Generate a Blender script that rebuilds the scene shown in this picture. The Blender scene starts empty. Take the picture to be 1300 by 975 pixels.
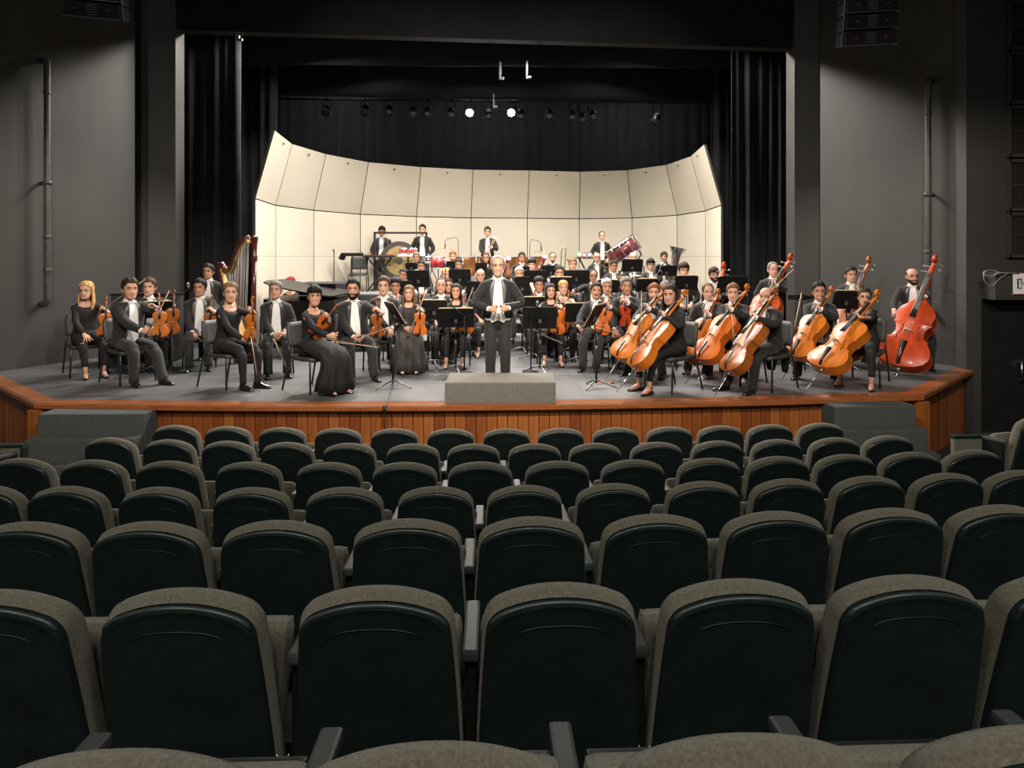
import bpy, bmesh, math, random
import numpy as np
from mathutils import Vector, Matrix
random.seed(7)
RNG = np.random.RandomState(11)
scene = bpy.context.scene
COL = scene.collection

# ---------------------------------------------------------------- camera
F, CX, YH, CH, YAW = 790.0, 650.0, 327.0, 1.73, math.radians(2.3)   # focal length (px), horizon row, eye height over stage
cam_d = bpy.data.cameras.new('camera')
cam = bpy.data.objects.new('camera', cam_d); COL.objects.link(cam)
cam.location = (0, 0, CH); cam.rotation_euler = (math.pi/2, 0, -YAW)
cam_d.sensor_fit = 'HORIZONTAL'; cam_d.sensor_width = 36.0; cam_d.lens = 36.0*F/1300.0
cam_d.shift_y = -(487.5-YH)/1300.0
cam_d.clip_start = 0.05; cam_d.clip_end = 100
scene.camera = cam
CO, SI = math.cos(YAW), math.sin(YAW)
def W(px, d):
    xc = (px-CX)/F*d
    return xc*CO + d*SI, d*CO - xc*SI
def P3(px, py, d):
    x, y = W(px, d)
    return Vector((x, y, CH-(py-YH)*d/F))
def DZ(py, z): return F*(CH-z)/(py-YH)

# ---------------------------------------------------------------- world, lights, exposure
world = bpy.data.worlds.new('world'); scene.world = world; world.use_nodes = True
world.node_tree.nodes['Background'].inputs[0].default_value = (0.55, 0.60, 0.62, 1)
world.node_tree.nodes['Background'].inputs[1].default_value = 0.010
vs = scene.view_settings
vs.view_transform = 'Standard'; vs.look = 'None'; vs.gamma = 1.0; vs.use_curve_mapping = False
vs.exposure = 0.0
def aim(o, tgt):
    o.rotation_euler = (Vector(tgt)-o.location).to_track_quat('-Z', 'Y').to_euler()
def area(name, loc, tgt, sx, sy, power, col, spread=160):
    l = bpy.data.lights.new(name, 'AREA'); l.shape = 'RECTANGLE'; l.size = sx; l.size_y = sy
    l.energy = power; l.color = col; l.spread = math.radians(spread)
    o = bpy.data.objects.new(name, l); COL.objects.link(o); o.location = loc; aim(o, tgt); return o
def spot(name, loc, tgt, deg, blend, power, col, rad=0.15):
    l = bpy.data.lights.new(name, 'SPOT'); l.energy = power; l.color = col
    l.spot_size = math.radians(deg); l.spot_blend = blend; l.shadow_soft_size = rad
    o = bpy.data.objects.new(name, l); COL.objects.link(o); o.location = loc; aim(o, tgt); return o
WARM = (1.0, 0.90, 0.78)
NEUT = (1.0, 0.94, 0.86)
# stage-house electrics, hidden behind the borders
for i, x in enumerate((-4.0, -1.35, 1.35, 4.0)):
    area('stage_electric', (x, 13.0, 6.52), (x*0.8, 10.2, 0.3), 1.5, 0.14, 430, NEUT, 165)
for i, x in enumerate((-3.4, 0, 3.4)):
    area('stage_electric', (x, 14.9, 6.9), (x*0.8, 12.6, 0.9), 1.8, 0.3, 170, NEUT, 150)
for x in (-4.5, 0, 4.5):
    area('backdrop_fill', (x, 17.7, 7.2), (x, 19.8, 4.0), 1.8, 0.2, 55, (0.95, 0.97, 1.0), 150)  # fill lamps added out of view to lift the backdrop folds
# front-of-house spots on the ceiling bridge, crossing on to the stage
for x, tx in ((-4.6, 4.2), (-1.6, -4.0), (1.6, 4.0), (4.6, -4.2)):
    spot('bridge_spot', (x, -1.0, 8.2), (tx, 10.2, 0.6), 54, 0.7, 3800, WARM, 0.12)
for x in (-2.6, 0.3, 3.2):
    spot('shell_spot', (x, 1.6, 8.6), (x*0.5, 17.0, 1.6), 33, 0.75, 2350, WARM, 0.30)
# dim house lights over the stalls
for x in (-3.4, 0.0, 3.4):
    area('house_light', (x, -2.4, 6.2), (x*0.8, 2.2, 0.2), 1.2, 1.2, 112, (1.0, 0.96, 0.84), 150)

# ---------------------------------------------------------------- materials
MATS = {}
def mat(name, col, rough=0.6, metal=0.0, var=0.0, vscale=6.0, bump=0.0, bscale=60.0, spec=0.5, coat=0.0, sheen=0.0, stretch=None, emit=None, col2=None):
    if name in MATS: return MATS[name]
    m = bpy.data.materials.new(name); m.use_nodes = True
    nt = m.node_tree; b = nt.nodes['Principled BSDF']
    b.inputs['Base Color'].default_value = (*col, 1)
    b.inputs['Roughness'].default_value = rough; b.inputs['Metallic'].default_value = metal
    b.inputs['Specular IOR Level'].default_value = spec
    b.inputs['Coat Weight'].default_value = coat
    if coat: b.inputs['Coat Roughness'].default_value = 0.12
    if sheen: b.inputs['Sheen Weight'].default_value = sheen
    if var or bump or col2:
        tc = nt.nodes.new('ShaderNodeTexCoord'); mp = nt.nodes.new('ShaderNodeMapping')
        nt.links.new(tc.outputs['Object'], mp.inputs['Vector'])
        if stretch: mp.inputs['Scale'].default_value = stretch
    if var or col2:
        n = nt.nodes.new('ShaderNodeTexNoise'); n.inputs['Scale'].default_value = vscale
        n.inputs['Detail'].default_value = 5.0; n.inputs['Roughness'].default_value = 0.6
        nt.links.new(mp.outputs['Vector'], n.inputs['Vector'])
        r = nt.nodes.new('ShaderNodeValToRGB')
        c2 = col2 if col2 else tuple(min(1, c*(1+var)) for c in col)
        c1 = col if col2 else tuple(c*(1-var) for c in col)
        r.color_ramp.elements[0].position = 0.32; r.color_ramp.elements[1].position = 0.70
        r.color_ramp.elements[0].color = (*c1, 1); r.color_ramp.elements[1].color = (*c2, 1)
        nt.links.new(n.outputs['Fac'], r.inputs['Fac']); nt.links.new(r.outputs['Color'], b.inputs['Base Color'])
    if bump:
        n2 = nt.nodes.new('ShaderNodeTexNoise'); n2.inputs['Scale'].default_value = bscale; n2.inputs['Detail'].default_value = 3
        nt.links.new(mp.outputs['Vector'], n2.inputs['Vector'])
        bp = nt.nodes.new('ShaderNodeBump'); bp.inputs['Strength'].default_value = bump; bp.inputs['Distance'].default_value = 0.01
        nt.links.new(n2.outputs['Fac'], bp.inputs['Height']); nt.links.new(bp.outputs['Normal'], b.inputs['Normal'])
    if emit:
        b.inputs['Emission Color'].default_value = (*emit[0], 1); b.inputs['Emission Strength'].default_value = emit[1]
    MATS[name] = m
    return m
M_WALL = mat('wall_black_paint', (0.029, 0.0265, 0.0245), 0.62, var=0.22, vscale=1.3, bump=0.12, bscale=25, stretch=(1, 1, 0.25))
M_PIPE = mat('pipe_paint', (0.045, 0.045, 0.044), 0.45, var=0.3, vscale=9, bump=0.1)
M_CURT = mat('black_velour', (0.0105, 0.0105, 0.011), 0.9, var=0.25, vscale=3, spec=0.2, sheen=0.08)
M_BORD = mat('black_border_cloth', (0.0085, 0.0085, 0.0095), 0.9, var=0.25, vscale=2, spec=0.2, sheen=0.08)
M_FLOOR = mat('stage_floor_grey', (0.070, 0.070, 0.072), 0.50, var=0.22, vscale=2.2, bump=0.06, bscale=30)
M_AISLE = mat('auditorium_floor', (0.014, 0.014, 0.014), 0.8, var=0.3, vscale=8)
M_CARPET = mat('grey_carpet', (0.072, 0.080, 0.078), 0.95, var=0.25, vscale=60, bump=0.5, bscale=220, spec=0.2)
M_CARPET2 = mat('podium_carpet', (0.165, 0.153, 0.130), 0.95, var=0.22, vscale=70, bump=0.5, bscale=220, spec=0.2)
def woodmat(name, a, b, rough=0.35, sc=3.0, stretch=(9, 9, 1), coat=0.2):
    m = mat(name, a, rough, col2=b, vscale=sc, stretch=stretch, coat=coat, bump=0.05, bscale=20)
    return m
M_PLANK = [woodmat('plank_wood_%d' % i, a, b, 0.4) for i, (a, b) in enumerate((
    ((0.20, 0.052, 0.012), (0.31, 0.088, 0.019)), ((0.24, 0.070, 0.016), (0.36, 0.115, 0.027)),
    ((0.16, 0.040, 0.010), (0.25, 0.068, 0.016)), ((0.27, 0.085, 0.020), (0.40, 0.135, 0.033))))]
M_TRIM = woodmat('trim_wood', (0.22, 0.062, 0.016), (0.36, 0.115, 0.030), 0.28, stretch=(1, 9, 9), coat=0.4)
M_SHELL = mat('shell_cream', (0.545, 0.495, 0.405), 0.6, var=0.04, vscale=1.2, bump=0.05, bscale=8)
M_SHELLEDGE = mat('shell_edge', (0.045, 0.04, 0.035), 0.6)
M_RISER = mat('riser_grey', (0.20, 0.20, 0.195), 0.7, var=0.2, vscale=5)
M_RISERBLK = mat('riser_black', (0.018, 0.018, 0.019), 0.7, var=0.2, vscale=5)
M_SHELLBACK = mat('seat_back_plastic', (0.0085, 0.0145, 0.0142), 0.42, var=0.25, vscale=9, bump=0.12, bscale=150, spec=0.35)
M_RIM = mat('seat_rim_highlight', (0.030, 0.042, 0.042), 0.32, spec=0.5)  # paler than the shell: the rim's highlight is put into its colour
M_FABRIC = mat('seat_fabric', (0.135, 0.124, 0.095), 0.95, var=0.30, vscale=110, bump=0.6, bscale=420, spec=0.15, sheen=0.15)
M_ARM = mat('armrest_plastic', (0.045, 0.05, 0.051), 0.45)
M_STEEL = mat('seat_steel', (0.03, 0.03, 0.03), 0.4, metal=0.6)
M_BOLT = mat('bright_steel', (0.5, 0.5, 0.48), 0.3, metal=1.0)
M_CHAIR = mat('orchestra_chair_shell', (0.030, 0.030, 0.029), 0.55, var=0.15, vscale=30)
M_CHLEG = mat('chair_leg_black', (0.012, 0.012, 0.012), 0.35, spec=0.5)
M_STAND = mat('stand_black', (0.0055, 0.0055, 0.0055), 0.6, var=0.2, vscale=12, spec=0.2)
M_STMET = mat('stand_metal_grey', (0.16, 0.16, 0.16), 0.35, metal=0.7)
M_PAPER = mat('sheet_paper', (0.60, 0.47, 0.29), 0.8, var=0.1, vscale=30)
M_WOOL = mat('tailcoat_wool', (0.0190, 0.0182, 0.0182), 0.85, var=0.25, vscale=60, bump=0.3, bscale=35, spec=0.25, sheen=0.07)
M_TROU = mat('trouser_wool', (0.021, 0.020, 0.020), 0.8, var=0.25, vscale=60, bump=0.3, bscale=30, spec=0.3, sheen=0.1)
M_SATIN = mat('lapel_satin', (0.040, 0.038, 0.038), 0.35, spec=0.6)
M_SATING = mat('lapel_satin_grey', (0.11, 0.105, 0.10), 0.4, spec=0.6)
M_BLKCLOTH = mat('black_dress_cloth', (0.0135, 0.0130, 0.0135), 0.8, var=0.25, vscale=50, bump=0.3, bscale=30, spec=0.3)
M_GREYDRESS = mat('charcoal_dress_cloth', (0.030, 0.026, 0.025), 0.8, var=0.25, vscale=50, bump=0.3, bscale=30)
M_SHIRT = mat('white_shirt', (0.72, 0.71, 0.70), 0.7, var=0.06, vscale=25, bump=0.15, bscale=40)
M_SHOE = mat('black_patent_shoe', (0.010, 0.010, 0.010), 0.16, spec=0.7)
M_EYEW = mat('eye_white', (0.62, 0.58, 0.54), 0.4)
M_EYED = mat('eye_dark', (0.02, 0.012, 0.008), 0.3)
M_LIP = mat('lips', (0.40, 0.13, 0.11), 0.5)
M_LIPR = mat('lips_red', (0.50, 0.04, 0.05), 0.45)
M_TEETH = mat('teeth', (0.75, 0.72, 0.66), 0.4)
M_GLASSF = mat('spectacle_frame', (0.02, 0.015, 0.015), 0.3)
SKIN = {k: mat('skin_'+k, c, 0.5, var=0.06, vscale=12, spec=0.35) for k, c in {
    'a': (0.52, 0.295, 0.205), 'b': (0.46, 0.24, 0.158), 'c': (0.37, 0.18, 0.112), 'd': (0.33, 0.155, 0.095)}.items()}
HAIR = {k: mat('hair_'+k, c, 0.62, var=0.45, vscale=40, bump=0.5, bscale=90, spec=0.18, stretch=(1, 1, 0.3)) for k, c in {
    'black': (0.008, 0.007, 0.006), 'dark': (0.020, 0.013, 0.009), 'brown': (0.055, 0.030, 0.016), 'lbrown': (0.14, 0.078, 0.036),
    'blond': (0.42, 0.24, 0.095), 'grey': (0.14, 0.125, 0.11), 'white': (0.38, 0.355, 0.32), 'red': (0.20, 0.065, 0.020), 'wine': (0.18, 0.012, 0.016)}.items()}
VARN = {k: mat('varnish_'+k, a, 0.32, col2=b, vscale=2.5, stretch=(6, 1, 1), coat=0.10, spec=0.28) for k, (a, b) in {
    'amber': ((0.36, 0.092, 0.010), (0.52, 0.150, 0.018)), 'orange': ((0.38, 0.078, 0.008), (0.52, 0.125, 0.013)),
    'brown': ((0.20, 0.052, 0.010), (0.36, 0.105, 0.018)), 'red': ((0.36, 0.045, 0.008), (0.52, 0.080, 0.012)),
    'crimson': ((0.30, 0.030, 0.006), (0.42, 0.050, 0.009))}.items()}
M_EBONY = mat('ebony', (0.012, 0.010, 0.009), 0.3)
M_MAPLE = mat('maple_bridge', (0.55, 0.35, 0.16), 0.5)
M_STRING = mat('string_steel', (0.45, 0.43, 0.40), 0.3, metal=0.9)
M_BOWST = mat('bow_stick', (0.15, 0.045, 0.016), 0.3)
M_BOWHAIR = mat('bow_hair', (0.72, 0.66, 0.55), 0.6)
M_PIN = mat('endpin_steel', (0.55, 0.55, 0.53), 0.25, metal=1.0)
M_BRASS = mat('brass_lacquer', (0.62, 0.40, 0.12), 0.22, metal=1.0)
M_SILVER = mat('silver_plate', (0.55, 0.54, 0.52), 0.2, metal=1.0)
M_COPPER = mat('copper_bowl', (0.75, 0.33, 0.15), 0.36, metal=1.0, var=0.15, vscale=6)
M_BASSOON = mat('bassoon_wood', (0.20, 0.016, 0.014), 0.25, coat=0.5)
M_CLAR = mat('grenadilla', (0.010, 0.009, 0.009), 0.3)
M_PIANO = mat('piano_black', (0.005, 0.005, 0.005), 0.38, spec=0.25)
M_KEYW = mat('ivory_keys', (0.7, 0.68, 0.62), 0.35)
M_DRUMRED = mat('drum_red', (0.32, 0.010, 0.018), 0.25, coat=0.4)
M_DRUMWINE = mat('drum_wine', (0.115, 0.018, 0.024), 0.28, coat=0.4)
M_DRUMHEAD = mat('drum_head', (0.66, 0.62, 0.54), 0.6)
M_CHROME = mat('chrome', (0.62, 0.62, 0.62), 0.15, metal=1.0)
M_GONG = mat('gong_bronze', (0.50, 0.37, 0.17), 0.4, metal=0.85, var=0.3, vscale=14)
M_GONGD = mat('gong_dark', (0.07, 0.065, 0.06), 0.5, metal=0.5, var=0.2, vscale=14)
M_CYMB = mat('cymbal_bronze', (0.55, 0.45, 0.26), 0.3, metal=0.9)
M_HARP = mat('harp_mahogany', (0.070, 0.010, 0.009), 0.3, coat=0.25)
M_HARPGOLD = mat('harp_brass_plate', (0.22, 0.145, 0.05), 0.35, metal=0.7)
M_HARPBOARD = mat('harp_spruce', (0.66, 0.41, 0.17), 0.4, var=0.1, vscale=3, coat=0.3)
M_GUT = mat('gut_string', (0.50, 0.50, 0.48), 0.5)
M_GUTR = mat('gut_string_red', (0.42, 0.06, 0.03), 0.5)
M_SPEAKER = mat('speaker_black', (0.003, 0.003, 0.003), 0.6, spec=0.2)
M_REDLOGO = mat('red_badge', (0.30, 0.01, 0.01), 0.4)
M_LAMPBODY = mat('lamp_black', (0.02, 0.02, 0.021), 0.35, metal=0.3)
M_LAMPRIM = mat('lamp_bright_rim', (0.55, 0.55, 0.55), 0.25, metal=1.0)
M_LENS = mat('lamp_lens_dark', (0.05, 0.05, 0.055), 0.08)
M_GLOW = mat('lamp_lens_lit', (1, 1, 1), 0.5, emit=((1.0, 0.96, 0.86), 60.0))
M_DOOR = mat('door_black', (0.010, 0.010, 0.010), 0.4, var=0.2, vscale=3)
M_SIGNW = mat('sign_white', (0.66, 0.65, 0.63), 0.6)
M_SIGNR = mat('sign_red', (0.40, 0.05, 0.06), 0.6)
M_INK = mat('sign_ink', (0.010, 0.010, 0.010), 0.6)
M_CABLE = mat('grey_cable', (0.20, 0.195, 0.19), 0.5)
M_BLKCABLE = mat('black_cable', (0.008, 0.008, 0.008), 0.5)
M_GOLDCLOTH = mat('vest_white', (0.74, 0.73, 0.70), 0.65, var=0.05, vscale=40, bump=0.2, bscale=60)
M_TOYR = mat('toy_red', (0.45, 0.03, 0.05), 0.4); M_TOYB = mat('toy_blue', (0.06, 0.10, 0.28), 0.4); M_TOYG = mat('toy_green', (0.12, 0.30, 0.12), 0.4)

# ---------------------------------------------------------------- mesh helpers
class MB:
    def __init__(s): s.v = []; s.f = []; s.m = []; s.s = []
    def add(s, verts, faces, mi=0, smooth=True):
        o = len(s.v); s.v.extend([tuple(v) for v in verts])
        for f in faces:
            s.f.append(tuple(i+o for i in f)); s.m.append(mi); s.s.append(smooth)
    def loft(s, rings, mi=0, closed=True, cap0=True, cap1=True, smooth=True, cond=None):
        n = len(rings[0]); vs_ = [p for r in rings for p in r]; fs = []
        for i in range(len(rings)-1):
            for j in range(n if closed else n-1):
                if cond and not cond(i, j): continue
                k = (j+1) % n
                fs.append((i*n+j, i*n+k, (i+1)*n+k, (i+1)*n+j))
        if cap0 and closed: fs.append(tuple(range(n-1, -1, -1)))
        if cap1 and closed: fs.append(tuple((len(rings)-1)*n+j for j in range(n)))
        s.add(vs_, fs, mi, smooth)
    def tube(s, pts, rad, n=8, mi=0, cap=True, flat=None):
        pts = [np.array(p, float) for p in pts]
        if not hasattr(rad, '__len__'): rad = [rad]*len(pts)
        s.loft(sweep(pts, rad, n, flat), mi, True, cap, cap)
    def box(s, c, size, rot=None, mi=0, bev=0.0):
        v, f = boxgeo(tuple(round(x, 5) for x in size), round(bev, 5))
        v = np.array(v)
        if rot is not None: v = v @ np.array(rot.to_3x3()).T
        s.add(v+np.array(c, float), f, mi, False)
    def ell(s, c, r, mi=0, rot=None, nu=12, nv=8):
        v = []; f = []
        for i in range(nv+1):
            a = math.pi*i/nv
            for j in range(nu):
                b = 2*math.pi*j/nu
                v.append((r[0]*math.sin(a)*math.cos(b), r[1]*math.sin(a)*math.sin(b), r[2]*math.cos(a)))
        for i in range(nv):
            for j in range(nu):
                k = (j+1) % nu; f.append((i*nu+j, (i+1)*nu+j, (i+1)*nu+k, i*nu+k))
        v = np.array(v)
        if rot is not None: v = v @ np.array(rot.to_3x3()).T
        s.add(v+np.array(c, float), f, mi, True)
    def lathe(s, prof, n=24, mi=0, mtx=None, smooth=True, cap=True):
        rings = []
        for r, z in prof:
            rings.append([(r*math.cos(2*math.pi*j/n), r*math.sin(2*math.pi*j/n), z) for j in range(n)])
        if mtx is not None: rings = [[tuple(mtx @ Vector(p)) for p in r] for r in rings]
        s.loft(rings, mi, True, cap, cap, smooth)
    def prism(s, poly, a, b, fn, mi=0, smooth=False):
        n = len(poly)
        v = [fn(p[0], p[1], a) for p in poly]+[fn(p[0], p[1], b) for p in poly]
        f = [tuple(range(n)), tuple(range(2*n-1, n-1, -1))]+[(i, i+n, (i+1) % n+n, (i+1) % n) for i in range(n)]
        s.add(v, f, mi, smooth)
    def mesh(s, name, mats):
        me = bpy.data.meshes.new(name)
        me.from_pydata(s.v, [], s.f)
        me.polygons.foreach_set('material_index', s.m)
        me.polygons.foreach_set('use_smooth', s.s)
        for m in (mats if isinstance(mats, (list, tuple)) else [mats]): me.materials.append(m)
        me.update(); fixnorm(me)
        return me
    def build(s, name, mats, parent=None, loc=None, rot=None):
        return mkobj(name, s.mesh(name, mats), parent, loc, rot)
def fixnorm(me):
    bm = bmesh.new(); bm.from_mesh(me)
    bmesh.ops.recalc_face_normals(bm, faces=bm.faces); bm.to_mesh(me); bm.free()
_box = {}
def boxgeo(size, bev):
    k = (size, bev)
    if k not in _box:
        bm = bmesh.new(); bmesh.ops.create_cube(bm, size=1.0)
        for v in bm.verts: v.co = Vector((v.co.x*size[0], v.co.y*size[1], v.co.z*size[2]))
        if bev: bmesh.ops.bevel(bm, geom=list(bm.edges), offset=bev, segments=2, affect='EDGES', profile=0.6)
        bm.verts.index_update()
        _box[k] = ([tuple(v.co) for v in bm.verts], [tuple(v.index for v in f.verts) for f in bm.faces]); bm.free()
    return _box[k]
def nrm(v):
    v = np.array(v, float); l = np.linalg.norm(v); return v/l if l > 1e-9 else v
def sweep(pts, rad, n=8, flat=None):
    rings = []; up = None
    for i, p in enumerate(pts):
        t = nrm(pts[min(i+1, len(pts)-1)]-pts[max(i-1, 0)])
        if up is None:
            up = np.array((0, 0, 1.0)) if abs(t[2]) < 0.9 else np.array((1.0, 0, 0))
        a = nrm(np.cross(t, up)); b = np.cross(a, t); up = b
        r = rad[i]; ra, rb = (r if hasattr(r, '__len__') else (r, r))
        if flat: rb = rb*flat
        rings.append([tuple(p+a*ra*math.cos(2*math.pi*j/n)+b*rb*math.sin(2*math.pi*j/n)) for j in range(n)])
    return rings
def mkobj(name, me, parent=None, loc=None, rot=None):
    o = bpy.data.objects.new(name, me); COL.objects.link(o)
    if parent is not None: o.parent = parent
    if loc is not None: o.location = loc
    if rot is not None: o.rotation_euler = rot
    return o
def tag(o, label=None, cat=None, group=None, kind=None):
    if label: o['label'] = label
    if cat: o['category'] = cat
    if group: o['group'] = group
    if kind: o['kind'] = kind
    return o
def thing(name, label, cat, loc=(0, 0, 0), rz=0.0, group=None):
    o = bpy.data.objects.new(name, None); COL.objects.link(o); o.empty_display_size = 0.1
    o.location = loc; o.rotation_euler = (0, 0, rz)
    return tag(o, label, cat, group)
def copy_tree(o, parent=None):
    c = o.copy(); COL.objects.link(c); c.parent = parent
    for ch in o.children: copy_tree(ch, c)
    return c
def rotx(a): return Matrix.Rotation(a, 4, 'X')
def roty(a): return Matrix.Rotation(a, 4, 'Y')
def rotz(a): return Matrix.Rotation(a, 4, 'Z')
def basis(z, y):
    z = Vector(z).normalized(); y = Vector(y); y = (y-z*y.dot(z)).normalized(); x = y.cross(z)
    return Matrix((x, y, z)).transposed().to_4x4()

# ================================================================ THE HALL
def struct(name, b, mats, parent=None):
    o = b.build(name, mats, parent)
    return tag(o, kind='structure') if parent is None else o
# --- stage platform outline
NARC = 24
def front_pt(u):                     # u in -1..1 along the bowed stage front
    return (0.06+5.42*u, 7.315+0.30*u*u)
arc = [front_pt(-1+2*i/NARC) for i in range(NARC+1)]
EL = (-7.52, 9.50); ER = (7.50, 9.32)
outline = [EL]+arc+[ER]
poly = outline+[(7.48, 9.56), (6.30, 11.80), (9.0, 12.3), (9.0, 20.4), (-9.0, 20.4), (-9.0, 12.3), (-6.30, 11.83), (-7.50, 9.60)]
b = MB(); b.prism(poly, -0.07, 0.0, lambda x, y, z: (x, y, z))
floor = struct('floor', b, M_FLOOR)
floor['label'] = 'grey painted stage floor under the orchestra'
# boards of the stage floor: thin seam strips
b = MB()
for i in range(10):
    y = 8.6+1.22*i
    hw = 5.2+min(1.6, max(0, (y-7.7)*1.05)) if y < 9.5 else (6.9 if y < 10.3 else 5.6)
    b.box((0, y, 0.0006), (2*hw, 0.006, 0.001))
for k in range(-4, 5):
    b.box((k*1.22, 13.9, 0.0006), (0.006, 12.4, 0.001))
struct('floor_seam', b, mat('floor_seam_dark', (0.035, 0.035, 0.036), 0.7), floor)
# auditorium floor, raked towards the stage
FZ = lambda y: -0.97+max(0.0, 6.9-y)*0.158
b = MB()
rows_ = [(-3.0), (0.0), (2.0), (4.0), (6.9), (9.6)]
b.loft([[(-11, y, FZ(y)), (11, y, FZ(y)), (11, y, FZ(y)-0.2), (-11, y, FZ(y)-0.2)] for y in rows_], 0, True, True, True, False)
struct('floor_auditorium', b, M_AISLE)
# --- stage front: planks + nosing
front = MB()
inset = 0.10
ol = [np.array(p) for p in outline]
def offset_line(pts, d):
    out = []
    for i, p in enumerate(pts):
        t = nrm(pts[min(i+1, len(pts)-1)]-pts[max(i-1, 0)]); out.append(p+np.array((-t[1], t[0]))*d)
    return out
back_l = offset_line(ol, 0.14)
front.loft([[(p[0], p[1], -0.10), (p[0], p[1], -0.96)] for p in back_l], 0, False, smooth=False)
sf = struct('wall_stage_front', front, M_PLANK[2])
sf['label'] = 'wooden stage apron front clad in vertical planks'
PLK = {}
for mi in range(4):
    pb = MB(); pb.box((0, 0, 0), (0.118, 0.03, 0.885), bev=0.006); PLK[mi] = pb.mesh('plank', M_PLANK[mi])
def lay_planks(pts):
    pl = offset_line(pts, 0.10); L = 0.0; pos = []
    for i in range(len(pl)-1):
        seg = pl[i+1]-pl[i]; n = np.linalg.norm(seg)
        pos.append((L, pl[i], seg/n, n)); L += n
    k = int(L/0.124)
    for q in range(k):
        s_ = (q+0.5)*L/k
        for (a, p, t, n) in pos:
            if a <= s_ <= a+n+1e-6:
                c = p+t*(s_-a)
                o = mkobj('plank', PLK[random.choice((0, 0, 1, 1, 2, 3))], sf, (c[0], c[1], -0.521), (0, 0, math.atan2(t[1], t[0])))
                o.location.y += random.uniform(-0.002, 0.002)
                break
lay_planks([np.array(p) for p in arc]); lay_planks(ol[:2]); lay_planks(ol[-2:])
def nosing(pts, name):
    a = offset_line(pts, -0.015); c = offset_line(pts, 0.20); e = offset_line(pts, 0.02)
    nb = MB()
    rings = []
    for p, q, r in zip(a, c, e):
        rings.append([(q[0], q[1], 0.004), (r[0], r[1], 0.006), (p[0], p[1], -0.012), (p[0], p[1], -0.06), (r[0], r[1], -0.078), (q[0], q[1], -0.078)])
    nb.loft(rings, 0, True, smooth=False)
    return struct(name, nb, M_TRIM)
nosing([np.array(p) for p in arc], 'trim_1')
nosing(ol[:2], 'trim_2'); nosing(ol[-2:], 'trim_3')
# moulding under the nosing and corner posts
for i, p in enumerate((arc[0], arc[-1])):
    pb = MB(); pb.box((p[0], p[1]+0.03, -0.52), (0.14, 0.14, 0.88), rotz(0.35 if i else -0.35), bev=0.01)
    struct('trim_%d' % (4+i), pb, M_PLANK[1])

# --- side walls, proscenium
HT = 9.4
def wall_strip(name, pts, z0, z1, thick, mats=M_WALL, flip=1):
    p = [np.array(q, float) for q in pts]; q = offset_line(p, thick*flip)
    wb = MB()
    wb.loft([[(a[0], a[1], z0), (a[0], a[1], z1), (c[0], c[1], z1), (c[0], c[1], z0)] for a, c in zip(p, q)], 0, True, True, True, False)
    return struct(name, wb, mats)
wall_strip('wall_left', [(-9.6, 5.55), (-6.42, 11.62)], -1.0, HT, 0.25, flip=1)
wall_strip('wall_right', [(7.46, 9.60), (6.36, 11.64)], -1.0, HT, 0.25, flip=-1)
# wall with louvres and door, square to the hall
wb = MB(); DX0, DX1 = 7.62, 8.75
wb.box((7.50, 9.41, 4.2), (0.24, 0.22, 10.4)); wb.box((9.9, 9.41, 4.2), (2.3, 0.22, 10.4))
wb.box(((DX0+DX1)/2, 9.41, 5.35), (DX1-DX0, 0.22, 8.1))
struct('wall_side_right', wb, M_WALL)
# proscenium: piers and header
for sgn, nm, xo in ((-1, 'left', -5.84), (1, 'right', 6.00)):
    pb = MB()
    pts = [(xo, 12.26), (xo, 11.92), (xo+sgn*0.40, 11.74), (xo+sgn*0.52, 11.72), (xo+sgn*0.60, 11.95), (xo+sgn*3.0, 12.0), (xo+sgn*3.0, 12.26)]
    pb.prism(pts, -0.12, HT, lambda x, y, z: (x, y, z))
    struct('wall_proscenium_'+nm, pb, M_WALL)
hb = MB()
hb.loft([[(-6.4, y, 6.05), (6.5, y, 5.84), (6.5, y, HT), (-6.4, y, HT)] for y in (12.02, 12.24)], 0, True, True, True, False)
struct('wall_header', hb, M_BORD)
# unseen flag, added to keep the front spots off the upper walls
cb = MB(); cb.box((0, 1.05, 8.38), (19.0, 0.3, 2.0)); struct('light_flag_upper', cb, M_WALL)
cb = MB(); cb.box((0, -0.6, 7.33), (19.0, 0.05, 0.86)); struct('light_flag_lower', cb, M_WALL)  # unseen plate added to shade the stalls from the front spots

# --- curtains
def curtain(name, label, x0, x1, y, z0, z1, folds, amp, m, tilt=0.0, cat='curtain'):
    n = int(folds*8)+1; nz = 7
    vs_ = []; fs = []
    ph = RNG.rand(6)*6.28
    for k in range(nz):
        z = z0+(z1-z0)*k/(nz-1)
        for i in range(n):
            u = i/(n-1)
            a = amp*(math.sin(u*folds*6.283+0.9*math.sin(u*folds*1.9+ph[0]))+0.45*math.sin(u*folds*2.7+ph[1]))*(1.0-0.25*k/(nz-1))
            zz = z+(tilt*(u-0.5) if k == 0 else 0)
            vs_.append((x0+(x1-x0)*u+0.25*a, y+a+0.02*math.sin(k*1.3+u*20), zz))
    for k in range(nz-1):
        for i in range(n-1):
            fs.append((k*n+i, k*n+i+1, (k+1)*n+i+1, (k+1)*n+i))
    cb = MB(); cb.add(vs_, fs, 0, True)
    o = cb.build(name, m)
    so = o.modifiers.new('cloth', 'SOLIDIFY'); so.thickness = 0.012
    return tag(o, label, cat)
curtain('leg_curtain', 'black pleated leg curtain behind the proscenium pier next to the harp', -7.6, -5.05, 13.05, 0.01, 8.6, 11, 0.075, M_CURT)
curtain('leg_curtain', 'black pleated leg curtain beside the shell end next to the harp', -7.9, -5.12, 15.3, 0.01, 8.6, 11, 0.075, M_CURT)
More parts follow.
